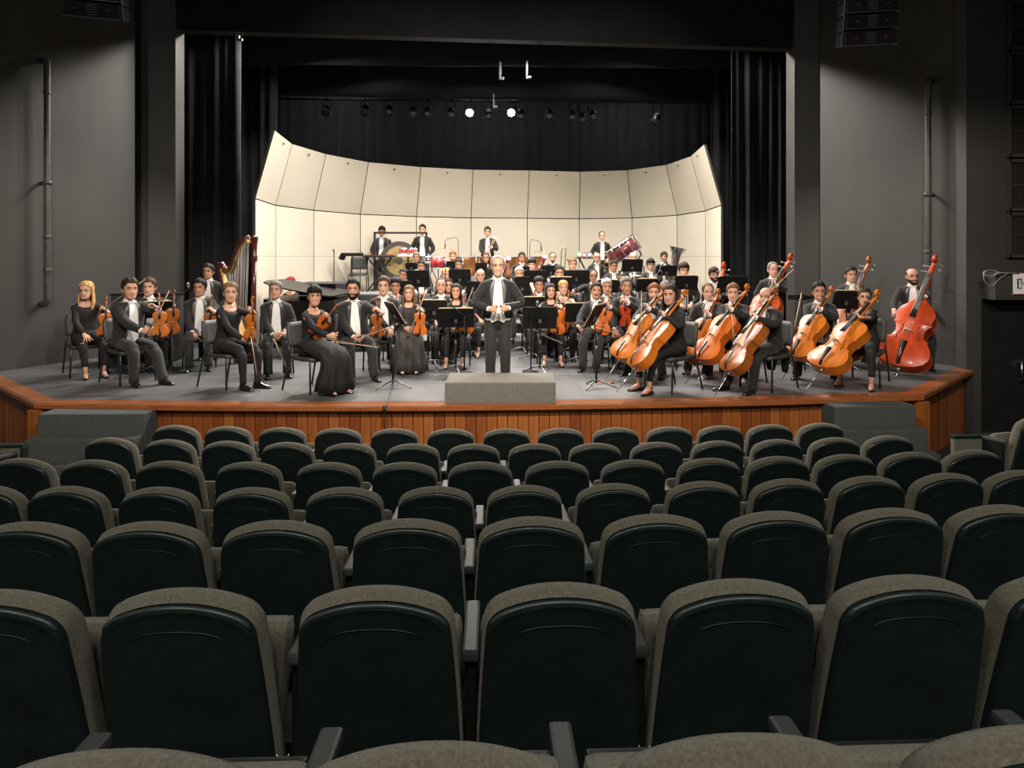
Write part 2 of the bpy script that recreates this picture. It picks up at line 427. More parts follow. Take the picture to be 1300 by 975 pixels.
curtain('leg_curtain', 'black pleated leg curtain behind the proscenium pier next to the double basses', 5.22, 7.8, 13.15, 0.01, 8.6, 11, 0.075, M_CURT)
curtain('leg_curtain', 'black pleated leg curtain beside the shell end next to the double basses', 5.62, 8.2, 15.4, 0.01, 8.6, 11, 0.075, M_CURT)
curtain('backdrop_curtain', 'wide black pleated backdrop curtain behind the cream shell', -8.8, 8.8, 19.85, 0.01, 9.0, 44, 0.07, M_CURT)
curtain('border_curtain', 'dark grey flat border curtain hanging just behind the proscenium header', -7.2, 7.4, 13.85, 5.98, 8.8, 5, 0.015, M_BORD, 0.06)
curtain('border_curtain', 'dark grey flat border curtain hanging in front of the lamp bar', -7.2, 7.4, 15.95, 5.77, 8.8, 5, 0.015, M_BORD, -0.16)

# --- orchestra shell (pixel seams -> depth from the seam's constant height)
seam = [(324.3, 252.3), (350, 260.6), (398.2, 267), (457.4, 272), (528.7, 275), (598, 276.6), (669.4, 277), (735.4, 277.8), (802.4, 276.8), (859.7, 273.3), (895.5, 267.8), (915.3, 260.6)]
topp = [(341.5, 184.3), (364.4, 196.2), (408, 207.4), (459.5, 215.8), (529.4, 219.6), (597.6, 223), (669.4, 223.5), (735.4, 223.7), (799.4, 222), (850, 216), (881, 207.7), (898.6, 195.8)]
ZS = 2.87
sp = []
for px, py in seam:
    d = F*(ZS-CH)/(YH-py); sp.append(np.array(W(px, d)))
ctr = np.array((0.2, 12.0))
shell = thing('orchestra_shell', 'curved cream orchestra shell of tall panels behind the players', 'acoustic shell', (0, 0, 0))
segn = []
for i in range(11):
    t = nrm(sp[i+1]-sp[i]); n = np.array((t[1], -t[0]))
    if np.dot(n, ctr-(sp[i]+sp[i+1])/2) < 0: n = -n
    segn.append(n)
mit = []
for i in range(12):
    na, nb = segn[max(0, i-1)], segn[min(10, i)]
    m_ = nrm(na+nb); mit.append(m_/max(0.5, np.dot(m_, na)))
for i in range(11):
    a, c = sp[i], sp[i+1]
    t = nrm(c-a); n = segn[i]
    g = 0.010
    for nm, z0, z1, l1 in (('lower_panel', 0.03, 1.757, 0), ('middle_panel', 1.761, ZS-0.012, 0), ('upper_panel', ZS+0.012, 4.20, 0.36)):
        at, ct = a+mit[i]*l1, c+mit[i+1]*l1
        q = [(*(a+t*g), z0), (*(c-t*g), z0), (*(ct-t*g), z1), (*(at+t*g), z1)]
        bk = [(x-n[0]*0.05, y-n[1]*0.05, z) for x, y, z in q]
        pb = MB()
        pb.add(q+bk, [(0, 1, 2, 3)], 0, False)
        pb.add(q+bk, [(7, 6, 5, 4), (0, 4, 5, 1), (1, 5, 6, 2), (2, 6, 7, 3), (3, 7, 4, 0)], 1, False)
        pb.build(nm, [M_SHELL, M_SHELLEDGE], shell)
    m_ = (a+c)/2+n*0.33
    lb = MB(); lb.box((m_[0]+0.02*n[0], m_[1]+0.02*n[1], 4.08), (0.05, 0.02, 0.03), rotz(math.atan2(t[1], t[0])))
    lb.build('latch', M_SHELLEDGE, shell)
bb = MB()
for i_, p in list(enumerate(sp))[1:-1]: bb.tube([(*(p-mit[i_]*0.10), 0.0), (*(p-mit[i_]*0.10), 2.7)], 0.03, 6)
bb.build('support_frame', M_SHELLEDGE, shell)

# --- risers
def riser(label, pts, z, m, name='riser_platform', z0=0.0):
    rb = MB(); rb.prism(pts, z0, z-0.03, lambda x, y, q: (x, y, q), 1); rb.prism(pts, z-0.03, z, lambda x, y, q: (x, y, q), 0)
    o = rb.build(name, [m, M_RISERBLK]); return tag(o, label, 'platform')
riser('low grey riser platform under the front woodwind players', [(-2.55, 11.55), (2.55, 11.55), (2.55, 12.58), (-2.55, 12.58)], 0.20, M_RISER)
riser('middle grey riser platform under the clarinet and bassoon players', [(-2.55, 12.60), (3.85, 12.60), (3.85, 13.48), (-2.55, 13.48)], 0.40, M_RISER)
riser('grey riser platform under the trumpet and trombone players', [(-2.55, 13.50), (3.85, 13.50), (3.85, 14.80), (-2.55, 14.80)], 0.60, M_RISER)
riser('tall grey riser platform carrying the percussion and timpani', [(-3.75, 14.82), (3.6, 14.82), (2.6, 17.0), (-2.6, 17.0)], 0.88, M_RISER)
riser('long black box platform behind the grand piano', [(-4.15, 13.6), (-2.98, 13.6), (-2.98, 14.7), (-4.15, 14.7)], 1.17, M_RISERBLK)

# --- podium and the two flights of steps
dP = DZ(514, 0.0)
xA, yA = W(565.5, dP+0.02); xB, yB = W(707.5, dP+0.02)
pod = thing('conductor_podium', 'low carpeted box podium in front of the conductor', 'podium', ((xA+xB)/2, yA+0.33, 0), -0.035)
pb = MB(); pb.box((0, 0, 0.125), (xB-xA, 0.64, 0.248), bev=0.012); pb.build('carpeted_box', M_CARPET2, pod)
pb = MB(); pb.box((0, 0, 0.249), (xB-xA-0.03, 0.61, 0.006), bev=0.002); pb.build('top_edge', M_CARPET2, pod)
def steps2(label, pxl, pxr, ydir):
    xl, y_ = W(pxl, 7.42); xr, _ = W(pxr, 7.42)
    yb = y_-0.005+0.30*((xl+xr-0.12)/2/5.42)**2*0+(7.315+0.30*(((xl+xr)/2-0.06)/5.42)**2-y_)+0.02
    t = thing('stage_steps', label, 'steps', ((xl+xr)/2, yb, -0.97), ydir)
    w = xr-xl
    ends = [0.27, 0.47, 0.68, 0.90]; zs = [-0.05, -0.28, -0.51, -0.74]; prev = 0.0
    for e, z in zip(ends, zs):
        sb = MB(); h = z+0.97
        sb.box((0, -(prev+e)/2, h/2), (w, e-prev+0.004, h), bev=0.014); prev = e
        sb.build('step', M_CARPET, t)
    return t
steps2('grey carpeted steps up to the stage beside the violins', 75, 203, -0.02)
steps2('grey carpeted steps up to the stage below the double basses', 1059, 1167, 0.02)

# --- wall pipes
def pipe(label, px, ytop, ybot, bracket, wall, sgn):
    # the pipe runs a little off the splayed wall; wall = (point, direction)
    (wx, wy), (tx, ty) = wall
    # intersect view ray with the wall line
    dirx, diry = W(px, 1.0)
    A = np.array(((dirx, -tx), (diry, -ty))); s_ = np.linalg.solve(A, np.array((wx, wy)))[0]
    d = s_-0.16
    top = P3(px, ytop, d); bot = P3(px, ybot, d)
    n = np.array((ty, -tx)); n = n/np.linalg.norm(n)
    if np.dot(n, -np.array((top.x, top.y))) < 0: n = -n
    t = thing('wall_pipe', label, 'pipe', (top.x, top.y, 0))
    o0 = np.array((top.x, top.y, 0))
    def w_(z, k): return np.array((0, 0, z))-np.array((n[0], n[1], 0))*k
    pts = [w_(top.z-0.02, 0.18), w_(top.z-0.02, 0.10), w_(top.z-0.035, 0.04), w_(top.z-0.075, 0.008), w_(top.z-0.14, 0), w_(bot.z+0.14, 0), w_(bot.z+0.075, 0.008), w_(bot.z+0.035, 0.04), w_(bot.z+0.02, 0.10), w_(bot.z+0.02, 0.18)]
    b = MB(); b.tube(pts, 0.047, 12); b.build('pipe_run', M_PIPE, t)
    for py in bracket:
        z = P3(px, py, d).z
        b = MB(); b.tube([w_(z, 0.18), w_(z, -0.06)], 0.028, 8); b.lathe([(0.062, -0.03), (0.062, 0.03)], 12, 0, Matrix.Translation((0, 0, z))); b.build('bracket', M_PIPE, t)
    for py in (ytop+45, ybot-45, (ytop+ybot)/2+70):
        z = P3(px, py, d).z
        b = MB(); b.lathe([(0.054, -0.03), (0.057, -0.02), (0.057, 0.02), (0.054, 0.03)], 12, 0, Matrix.Translation((0, 0, z))); b.build('coupling', M_PIPE, t)
pipe('black painted pipe with elbows on the wall beside the violins', 60, 73, 388, (232,), ((-9.6, 5.55), (3.18, 6.07)), 1)
pipe('black painted pipe with elbow on the wall behind the red double bass', 1178, 99, 400, (247,), ((7.46, 9.6), (-1.10, 2.04)), -1)

# --- louvres, door, sign, cable on the right-hand wall
YW = 9.30
for k, (y0, y1) in enumerate(((-62, 0), (2, 63), (69, 131), (137, 198), (205, 266), (272, 325))):
    d = YW/CO+0.32
    z1 = P3(1280, y0, d).z; z0 = P3(1280, y1, d).z
    t = thing('wall_louvre', ('black slatted wall louvre panel, %s of the column above the exit door' % ['topmost', 'fifth from the bottom', 'fourth from the bottom', 'third from the bottom', 'second from the bottom', 'lowest'][k]), 'louvre', (8.50, YW, (z0+z1)/2))
    h = z1-z0; w = 0.95; b = MB()
    for s_ in (-1, 1):
        b.box((s_*w/2, -0.03, 0), (0.05, 0.06, h+0.05)); b.box((0, -0.03, s_*h/2), (w, 0.06, 0.05))
    b.box((0, -0.03, 0.0), (w, 0.03, 0.02))
    b.build('frame', M_WALL, t)
    b = MB(); b.box((0, 0.0, 0), (w, 0.01, h)); b.build('backing', M_SPEAKER, t)
    sb = MB(); sb.box((0, 0, 0), (0.014, 0.03, h-0.04)); sm = sb.mesh('slat', mat('louvre_slat', (0.02, 0.017, 0.014), 0.5))
    for q in range(26):
        mkobj('slat', sm, t, (-w/2+0.045+q*(w-0.09)/25, -0.022, 0))
b = MB(); b.box((8.185, 9.36, 0.1), (1.10, 0.05, 2.28)); door = struct('door_1', b, M_DOOR)
door['label'] = 'black exit door below the lintel'
b = MB(); hp = P3(1297, 471, 9.3/CO+0.3)
for dz in (-0.14, 0.14): b.box((hp.x, 9.31, hp.z+dz), (0.03, 0.06, 0.03))
b.tube([(hp.x, 9.28, hp.z-0.16), (hp.x, 9.28, hp.z+0.16)], 0.016, 8); struct('door_handle', b, M_BOLT, door)
b = MB(); b.box((8.35, 9.18, 1.30), (1.45, 0.26, 0.42), bev=0.01); struct('trim_6', b, M_WALL)
sg = P3(1297, 360, 9.05/CO+0.3)
t = thing('exit_sign', 'white exit sign with running figure and red edges on the lintel', 'sign', (sg.x+0.03, 9.035, sg.z))
b = MB(); b.box((0, 0, 0), (0.34, 0.012, 0.33), bev=0.003); b.build('sign_plate', M_SIGNW, t)
b = MB(); b.box((0, -0.007, 0.160), (0.34, 0.004, 0.012)); b.box((0, -0.007, -0.158), (0.34, 0.004, 0.010)); b.build('red_border', M_SIGNR, t)
b = MB(); F2 = lambda x, z, y: (x, y, z)
X0 = -0.055
b.box((X0-0.045, -0.008, 0), (0.022, 0.004, 0.15)); b.box((X0-0.015, -0.008, 0.07), (0.06, 0.004, 0.012)); b.box((X0-0.015, -0.008, -0.07), (0.06, 0.004, 0.012))
b.lathe([(0.013, -0.002), (0.013, 0.002)], 10, 0, Matrix.Translation((X0-0.0, -0.008, 0.052)) @ rotx(math.pi/2))
for p, q, r in (((0.005, 0.035), (0.03, -0.005), 0.013), ((0.01, 0.02), (-0.025, 0.0), 0.007), ((0.01, 0.03), (0.05, 0.03), 0.007), ((0.03, -0.005), (0.06, -0.03), 0.009), ((0.06, -0.03), (0.055, -0.062), 0.008), ((0.03, -0.005), (0.0, -0.03), 0.009), ((0.0, -0.03), (0.005, -0.065), 0.008)):
    b.tube([(X0+p[0], -0.007, p[1]), (X0+q[0], -0.007, q[1])], r, 6, flat=0.25)
b.build('running_figure', M_INK, t)
cz = P3(1254, 347, 9.05/CO+0.3)
t = thing('cable_coil', 'coil of grey cable hanging on the lintel above the exit door', 'cable', (cz.x, 9.03, cz.z))
b = MB()
for q, (rx, rz, dz) in enumerate(((0.10, 0.045, 0.0), (0.095, 0.038, 0.004), (0.09, 0.05, -0.006), (0.105, 0.042, 0.008))):
    b.tube([(rx*math.cos(a), -0.008*q, dz+rz*math.sin(a)) for a in np.linspace(0, 6.283, 25)], 0.007, 6)
b.tube([(-0.10, -0.01, 0), (-0.095, -0.01, -0.10), (-0.03, -0.01, -0.19), (0.06, -0.01, -0.17), (0.16, -0.01, -0.07), (0.27, -0.01, 0.0), (0.45, -0.01, 0.0)], 0.006, 6)
b.tube([(0.09, -0.012, 0.01), (0.25, -0.012, 0.005), (0.45, -0.012, 0.008)], 0.009, 6)
b.build('coil', M_CABLE, t)
b = MB(); b.tube([(0.10, -0.04, 0.02), (0.12, -0.02, -0.02)], 0.016, 8); b.build('tie', M_CABLE, t)

# --- line array loudspeakers
def line_array(label, px, ybot, d, rz, n=5):
    p = P3(px, ybot, d)
    t = thing('line_array', label, 'loudspeaker', (p.x, p.y, p.z), rz)
    z = 0.0; y = 0.0; ang = math.radians(14)
    for k in range(n):
        h = 0.19
        R = rotx(ang)
        def T(v): return np.array(R.to_3x3() @ Vector(v))+np.array((0, y, z+h/2))
        b = MB(); b.box(T((0, 0, 0)), (0.62, 0.40, h-0.012), R, 0, 0.01); cab = b.build('cabinet', M_SPEAKER, t)
        b = MB()
        for q in range(5): b.box(T((0, -0.205, -0.06+q*0.03)), (0.12, 0.01, 0.012), R)
        b.build('horn', mat('horn_grey', (0.05, 0.05, 0.05), 0.4), cab)
        for s_ in (-1, 1):
            b = MB(); b.box(T((s_*0.18, -0.205, 0.0)), (0.030, 0.008, 0.014), R); b.build('badge', M_REDLOGO, cab)
            b = MB(); b.box(T((s_*0.325, -0.12, 0)), (0.016, 0.03, h), R, 0); b.box(T((s_*0.34, -0.12, -h/2)), (0.05, 0.016, 0.016), R, 0); b.build('rigging', mat('rig_steel', (0.10, 0.10, 0.10), 0.35, metal=0.6), cab)
        b = MB(); b.box(T((0, -0.2, -h/2+0.002)), (0.63, 0.012, 0.008), R); b.build('edge_strip', mat('rig_steel', (0.1, 0.1, 0.1), 0.35), cab)
        z += h*math.cos(ang)+0.006; y -= h*math.sin(ang)*0.9; ang *= 0.72
    b = MB()
    for s_ in (-0.3, 0.3): b.tube([(s_, y, z), (s_, y, 4.6)], 0.012, 6)
    b.build('hanging_chain', M_STEEL, t)
line_array('black hanging line array loudspeaker above the violin side of the stage', 124, 24, 8.0, 0.22)
line_array('black hanging line array loudspeaker above the double bass side of the stage', 1098, 58, 8.4, -0.20)

# --- lamp bar inside the stage house
t = thing('lamp_bar', 'black pipe carrying the row of stage lamps above the shell', 'lighting bar', (0, 16.9, 5.98))
b = MB(); b.tube([(-6.2, 0, 0), (6.2, 0, 0)], 0.024, 10); b.build('pipe', M_LAMPBODY, t)
b = MB()
for x in (-5, -2.5, 0, 2.5, 5): b.tube([(x, 0, 0), (x, 0, 3.0)], 0.006, 5)
b.build('hanging_wire', M_LAMPBODY, t)
def lamp(px, py, lit, face, label, ring=False):
    d = 16.9*CO+0.0
    d = (16.9)/(CO-(px-CX)/F*SI)
    p = P3(px, py, d)
    t = thing('stage_lamp', label, 'lamp', (p.x, p.y, p.z))
    R = basis(Vector(face), (0, 1, 0.01))
    b = MB(); b.lathe([(0.05, 0.0), (0.09, 0.02), (0.10, 0.10), (0.10, 0.24), (0.115, 0.25), (0.115, 0.28), (0.10, 0.28), (0.098, 0.262)], 16, 0, R, True, False)
    b.build('housing', M_LAMPBODY, t)
    b = MB(); b.lathe([(0.001, 0.268), (0.05, 0.268), (0.097, 0.258), (0.097, 0.25), (0.001, 0.25)], 16, 0, R, True, False); b.build('lens', M_GLOW if lit else M_LENS, t)
    if True:
        b = MB(); b.lathe([(0.112, 0.279), (0.121, 0.279), (0.121, 0.286), (0.112, 0.286)] if ring else [(0.104, 0.279), (0.110, 0.279), (0.110, 0.284), (0.104, 0.284)], 18, 0, R, True, False); b.build('rim', M_LAMPRIM if ring else M_STMET, t)
    dz = 5.98-p.z
    b = MB(); b.tube([(0.13, 0, 0.0), (0.13, 0, max(0.10, dz-0.06)), (0, 0, max(0.14, dz-0.02)), (-0.13, 0, max(0.10, dz-0.06)), (-0.13, 0, 0)], 0.010, 6); b.build('yoke', M_LAMPBODY, t)
    b = MB(); b.box((0, 0, dz-0.005), (0.05, 0.06, 0.07), bev=0.006); b.build('clamp', M_LAMPRIM, t)
    if lit:
        l = bpy.data.lights.new('lamp_beam', 'SPOT'); l.energy = 420; l.spot_size = math.radians(75); l.spot_blend = 0.6; l.color = NEUT; l.shadow_soft_size = 0.08
        o = bpy.data.objects.new('lamp_beam', l); COL.objects.link(o); o.parent = t
        f = Vector(face).normalized(); o.location = f*0.31; o.rotation_euler = f.to_track_quat('-Z', 'Y').to_euler()
LMP = 'dark round stage lamp hanging on the bar above the shell'
for px, py, ring in ((415, 136, True), (464, 136, False), (494, 136, False), (525, 138, False), (543, 138, False), (573, 139, False), (620, 141, False), (661, 141, False), (697, 141, False), (727, 142, False), (740, 145, False), (753, 142, False)):
    lamp(px, py, False, (0.1*(px < 640)-0.05, -0.75, -0.8), 'dark round stage lamp with bright ring near the harp end of the bar' if ring else LMP, ring)
lamp(835, 146, False, (-0.5, -0.5, -0.9), 'dark stage lamp with bright ring near the double bass end of the bar', True)
for o in list(COL.objects):
    if o.name.startswith('stage_lamp') and o.get('label') == LMP: o['group'] = 'unlit stage lamps on the bar'
lamp(597, 141, True, (-0.05, -1, -0.42), 'lit white stage lamp on the bar, nearer the timpani side'); lamp(648, 141, True, (0.05, -1, -0.42), 'lit white stage lamp on the bar, nearer the bass drum side')
for px, py, lab in ((635, 97, 'small silver clamp under the front border, nearer the timpani side'), (669, 96, 'small silver clamp under the front border, nearer the bass drum side'), (627, 134, 'small silver clamp hanging from the rear border edge'), (302, 48, 'small silver clamp under the proscenium header')):
    d = (13.78/CO-0.0) if py > 60 and py < 120 else (15.915/CO if py > 120 else 12.05)
    p = P3(px, py, d)
    t = thing('pipe_clamp', lab, 'clamp', tuple(p)); b = MB(); b.box((0, 0.03, 0.14), (0.045, 0.05, 0.40), bev=0.005); b.build('strap', M_LAMPRIM, t)
    b = MB(); b.box((0.05, 0, -0.04), (0.08, 0.05, 0.05), bev=0.008); b.build('hook', M_STMET, t)

# ================================================================ THEATRE SEATS
SEATROWS = [   # row name, fabric-top height, (px, py of the top edge)
 ('first row, closest to the stage', 0.040, 0.550, [(223, 540), (289, 541), (358, 542.6), (429, 544), (501, 545), (572, 545), (643, 544), (712, 543.5), (782, 542.5), (850, 541.5), (915, 540.5), (978, 539), (1042, 537.7)]),
 ('second row from the stage', 0.153, 0.530, [(140, 554.6), (214, 558.6), (289, 561), (364.6, 562.7), (443, 563.3), (524, 563.6), (601, 563.6), (679, 562.8), (756, 562.3), (834, 561), (911, 559.6), (987, 558.3), (1060, 556.6), (1128, 553)]),
 ('third row from the stage', 0.272, 0.545, [(26, 581), (118, 584.3), (214, 586.3), (315, 587.6), (417, 587.8), (513.5, 587.7), (609.6, 587), (707.7, 585.5), (804, 583), (901, 581), (988, 579.3), (1074, 577.5), (1157, 575), (1236, 571.5)]),
 ('fourth row from the stage', 0.410, 0.520, [(-20, 616.5), (85, 618), (201, 618.6), (320, 619), (437, 619), (553, 619), (666, 617.5), (779, 614.8), (893, 611.6), (1000, 607.6), (1103, 604.5), (1203, 601), (1295, 598)]),
 ('fifth row from the stage', 0.589, 0.555, [(-118, 664), (34, 664), (190, 663.5), (351, 662), (517, 659), (675, 657), (832, 655), (984, 651), (1131, 646.5), (1270, 641.5)]),
 ('sixth row from the stage', 0.734, 0.550, [(-8, 751), (232, 750.5), (478, 746), (711, 741.5), (937, 738.5), (1152, 733), (1362, 727)]),
 ('seventh row from the stage, cut off by the frame', 0.905, 0.550, [(140, 962), (550, 952), (950, 941), (1330, 930)]),
]
SEATS = {}
def seat_template(wd):
    # origin at the floor under the seat; faces +Y (the stage); top of the backrest at z = 0.90
    parts = {}
    hw = wd/2-0.031
    def outline(w, zt, zb, drop, n=24, wb=None):
        # arched top, softly rounded corners, straight sides
        wb = wb or w*1.035; pts = []
        for i in range(n+1):
            u = math.sin(math.pi/2*(-1+2*i/n)*0.999)
            x = w*0.925*u
            z = zt-0.062*abs(u)**2.2-0.045*(1-(1-max(0.0, (abs(u)-0.80)/0.20)**2)**0.5)
            pts.append((x, z))
        sd = []
        z_e = pts[-1][1]
        for k in range(1, 6):
            z = z_e+(zb-z_e)*k/5
            sd.append((w*0.925+(wb-w*0.925)*(1-(1-k/5)**1.8), z))
        return [(-x, z) for x, z in reversed(sd)]+pts+sd
    rec = 0.20   # recline: back leans towards -Y (away from the stage)
    def place(x, z, o): return (x, -0.235-(z-0.42)*rec+o, z)
    out = outline(hw, 0.880, 0.16, 0.030); n = len(out)
    cx = 0.0
    def ring(sc, o, dz=0.0):
        zc = 0.50
        return [place(x*sc, zc+(z-zc)*(1-(1-sc)*0.62)+dz, o) for x, z in out]
    # rear shell: dished plastic back
    b = MB()
    rs = [ring(1.0, 0.012), ring(1.0, -0.004), ring(0.985, -0.014), ring(0.955, -0.019), ring(0.93, -0.016), ring(0.86, -0.017), ring(0.80, -0.0165)]
    vs_ = [p for r in rs for p in r]; fs = []
    for i in range(len(rs)-1):
        for j in range(n-1): fs.append((i*n+j, i*n+j+1, (i+1)*n+j+1, (i+1)*n+j))
    L = (len(rs)-1)*n; half = n//2
    for j in range(half): 
        a, c, d_, e = L+j, L+j+1, L+n-2-j, L+n-1-j
        if c < d_: fs.append((a, c, d_, e))
        elif c == d_: fs.append((a, c, e))
    b.add(vs_, fs, 0, True)
    # bottom closing
    parts['back_shell'] = (b.mesh('back_shell', [M_SHELLBACK]), None)
    # raised inner arch line on the shell
    b = MB()
    arcp = [place(hw*0.60*u, 0.805-0.018*abs(u)**2-0.02*abs(u)**6, -0.017) for u in np.linspace(-1, 1, 15)]
    b.tube(arcp, [0.001]+[0.0030]*13+[0.001], 6, flat=0.6); parts['arch_groove'] = (b.mesh('arch_groove', M_SHELLBACK), 'back_shell')
    b = MB()
    rimp = [place(x*0.993, 0.50+(z-0.50)*0.998, -0.010) for x, z in out[7:-7]]
    b.tube(rimp, [0.001]+[0.0075]*(len(rimp)-2)+[0.001], 6); parts['rim'] = (b.mesh('rim', M_RIM), 'back_shell')  # rim kept to the top arch, where the coloured-in highlight belongs
    # upholstered front
    b = MB()
    def rf(sc, o, up): 
        zc = 0.50
        return [place(x*sc, zc+(z-zc)*(1-(1-sc)*0.62)+(up if z > 0.6 else 0), o) for x, z in out]
    rs = [rf(1.0, 0.010, 0.004), rf(1.02, 0.024, 0.014), rf(1.03, 0.045, 0.020), rf(1.025, 0.068, 0.017), rf(0.99, 0.092, 0.004), rf(0.92, 0.106, -0.006), rf(0.75, 0.108, -0.01)]
    vs_ = [p for r in rs for p in r]; fs = []
    for i in range(len(rs)-1):
        for j in range(n-1): fs.append((i*n+j, i*n+j+1, (i+1)*n+j+1, (i+1)*n+j))
    L = (len(rs)-1)*n
    for j in range(half):
        a, c, d_, e = L+j, L+j+1, L+n-2-j, L+n-1-j
        if c < d_: fs.append((a, c, d_, e))
        elif c == d_: fs.append((a, c, e))
    b.add(vs_, fs, 0, True)
    parts['back_cushion'] = (b.mesh('back_cushion', M_FABRIC), None)
    # tip-up seat cushion, folded up and leaning
    b = MB(); b.box((0, -0.085, 0.50), (wd-0.06, 0.37, 0.10), rotx(1.22), 0, 0.035); parts['seat_cushion'] = (b.mesh('seat_cushion', M_FABRIC), None)
    b = MB(); b.box((0, -0.025, 0.485), (wd-0.09, 0.34, 0.03), rotx(1.22), 0, 0.01); parts['seat_pan'] = (b.mesh('seat_pan', M_SHELLBACK), 'seat_cushion')
    for sx, nm in ((-1, 'armrest'), (1, 'armrest_far')):
        b = MB(); b.box((sx*wd/2, -0.03, 0.625), (0.054, 0.34, 0.034), rotx(-0.06), 0, 0.010); parts[nm] = (b.mesh('armrest', M_ARM), None)
        b = MB(); b.box((sx*wd/2, -0.03, 0.455), (0.036, 0.27, 0.32), None, 0, 0.006); b.box((sx*wd/2, -0.03, 0.16), (0.036, 0.08, 0.32), None, 0, 0.004); b.box((sx*wd/2, -0.03, 0.0), (0.06, 0.20, 0.03), None, 0, 0.004)
        parts[nm+'_support'] = (b.mesh('support_leg', M_STEEL), None)
    b = MB()
    for q in (-0.012, 0.012):
        b.tube([place(wd/2+q*0.6, 0.30, 0.0), place(wd/2+q*0.8, 0.335, 0.0), place(wd/2+q*1.6, 0.36, 0.0)], 0.004, 5)
    parts['bracket'] = (b.mesh('bracket', M_BOLT), None)
    return parts
def make_seat(wd, loc, rz, label, group, last):
    k = round(wd, 3)
    if k not in SEATS: SEATS[k] = seat_template(wd)
    t = thing('theatre_seat', label, 'seat', loc, rz, group); made = {}
    for nm, (me, par) in SEATS[k].items():
        if nm.startswith('armrest_far') and not last: continue
        made[nm] = mkobj(me.name.split('.')[0], me, made.get(par, t))
    return t
for rname, zt, wd, pts in SEATROWS:
    ds = np.array([DZ(py, zt) for px, py in pts]); xs = np.array([px for px, _ in pts])
    cf = np.polyfit((xs-650)/650, ds, 2); dd = np.polyval(cf, (xs-650)/650)
    wp = [np.array(W(px, d)) for (px, _), d in zip(pts, dd)]
    for i, p in enumerate(wp):
        t_ = nrm(wp[min(i+1, len(wp)-1)]-wp[max(i-1, 0)])
        rz = math.atan2(t_[1], t_[0])
        # the measured point is the cushion's top edge, 0.27 m behind the seat's origin
        off = -0.235-(0.90-0.42)*0.20+0.045
        o = np.array((p[0]+math.sin(rz)*off, p[1]-math.cos(rz)*off))
        make_seat(wd, (o[0], o[1], zt-0.905), rz, 'dark plastic-backed theatre seat with grey-brown cushion in the '+rname.split(',')[0], 'theatre seats in the '+rname.split(',')[0], i == len(wp)-1)
# single seats by the side blocks
q = P3(1290, 524, 6.35); make_seat(0.56, (q.x+0.05, q.y+0.15, q.z-0.905), 0.20, 'theatre seat alone at the aisle end near the exit door', None, True)
q = P3(-48, 548, 5.9); make_seat(0.56, (q.x, q.y+0.2, q.z-0.905), -0.30, 'theatre seat at the aisle end beside the steps below the violins', None, True)
for q, lab in ((P3(1233, 560, 6.5), 'low dark aisle-end panel with grey fabric beside the single seat near the exit'), (P3(4, 572, 6.2), 'low dark aisle-end panel with grey fabric near the steps below the violins')):
    t = thing('aisle_panel', lab, 'seat panel', (q.x, q.y, FZ(q.y)), 0.0)
    h = q.z+0.04-FZ(q.y)
    b = MB(); b.box((0, 0, h/2), (0.40, 0.06, h), bev=0.008); b.build('panel', M_FABRIC, t)
    b = MB(); b.box((0, 0, h+0.012), (0.42, 0.08, 0.03), bev=0.008); b.box((0.205, 0, h/2), (0.03, 0.08, h), bev=0.006); b.build('frame', M_SHELLBACK, t)
    b = MB(); b.lathe([(0.028, -0.004), (0.028, 0.004)], 12, 0, Matrix.Translation((0.13, -0.042, h-0.07)) @ rotx(math.pi/2)); b.build('number_disc', M_STMET, t)

# ================================================================ PROPS: chairs, stands, instruments
CHT = {}
def chair_parts():
    if CHT: return CHT
    # origin at the floor under the sitter, sitter faces -Y
    b = MB()
    rings = []
    for k, y in enumerate(np.linspace(-0.27, 0.17, 7)):
        z = 0.455-0.02*math.sin((y+0.27)/0.44*math.pi)-(0.02 if k == 0 else 0)
        hw = 0.225-(0.02 if k in (0, 6) else 0)
        rings.append([(-hw, y, z-0.012), (-hw*0.96, y, z+0.012), (0, y, z+0.006), (hw*0.96, y, z+0.012), (hw, y, z-0.012), (hw*0.9, y, z-0.035), (-hw*0.9, y, z-0.035)])
    b.loft(rings); CHT['seat'] = b.mesh('seat', M_CHAIR)
    b = MB(); rings = []
    for k, z in enumerate(np.linspace(0.555, 0.875, 7)):
        u = (z-0.555)/0.32; hw = 0.215*(1-0.10*abs(2*u-1)**3); yb = 0.175+0.20*(z-0.5)
        r = []
        for j, x in enumerate(np.linspace(-1, 1, 7)): r.append((hw*x, yb-0.015+0.03*(1-x*x), z))
        for j, x in enumerate(np.linspace(1, -1, 7)): r.append((hw*x, yb+0.018+0.03*(1-x*x), z))
        rings.append(r)
    b.loft(rings); CHT['backrest'] = b.mesh('backrest', M_CHAIR)
    for nm, pts in (('leg_fl', [(-0.20, -0.22, 0.43), (-0.215, -0.25, 0.40), (-0.235, -0.285, 0.0)]), ('leg_fr', [(0.20, -0.22, 0.43), (0.215, -0.25, 0.40), (0.235, -0.285, 0.0)]),
                    ('leg_bl', [(-0.20, 0.22, 0.66), (-0.205, 0.19, 0.48), (-0.215, 0.20, 0.40), (-0.23, 0.31, 0.0)]), ('leg_br', [(0.20, 0.22, 0.66), (0.205, 0.19, 0.48), (0.215, 0.20, 0.40), (0.23, 0.31, 0.0)])):
        b = MB(); b.tube(pts, 0.0125, 8); CHT[nm] = b.mesh('leg', M_CHLEG)
    b = MB()
    for s in (-1, 1): b.tube([(s*0.20, -0.24, 0.425), (s*0.205, 0.19, 0.435)], 0.010, 6)
    b.tube([(-0.2, 0.0, 0.425), (0.2, 0.0, 0.425)], 0.009, 6); CHT['seat_frame'] = b.mesh('seat_frame', M_CHLEG)
    return CHT
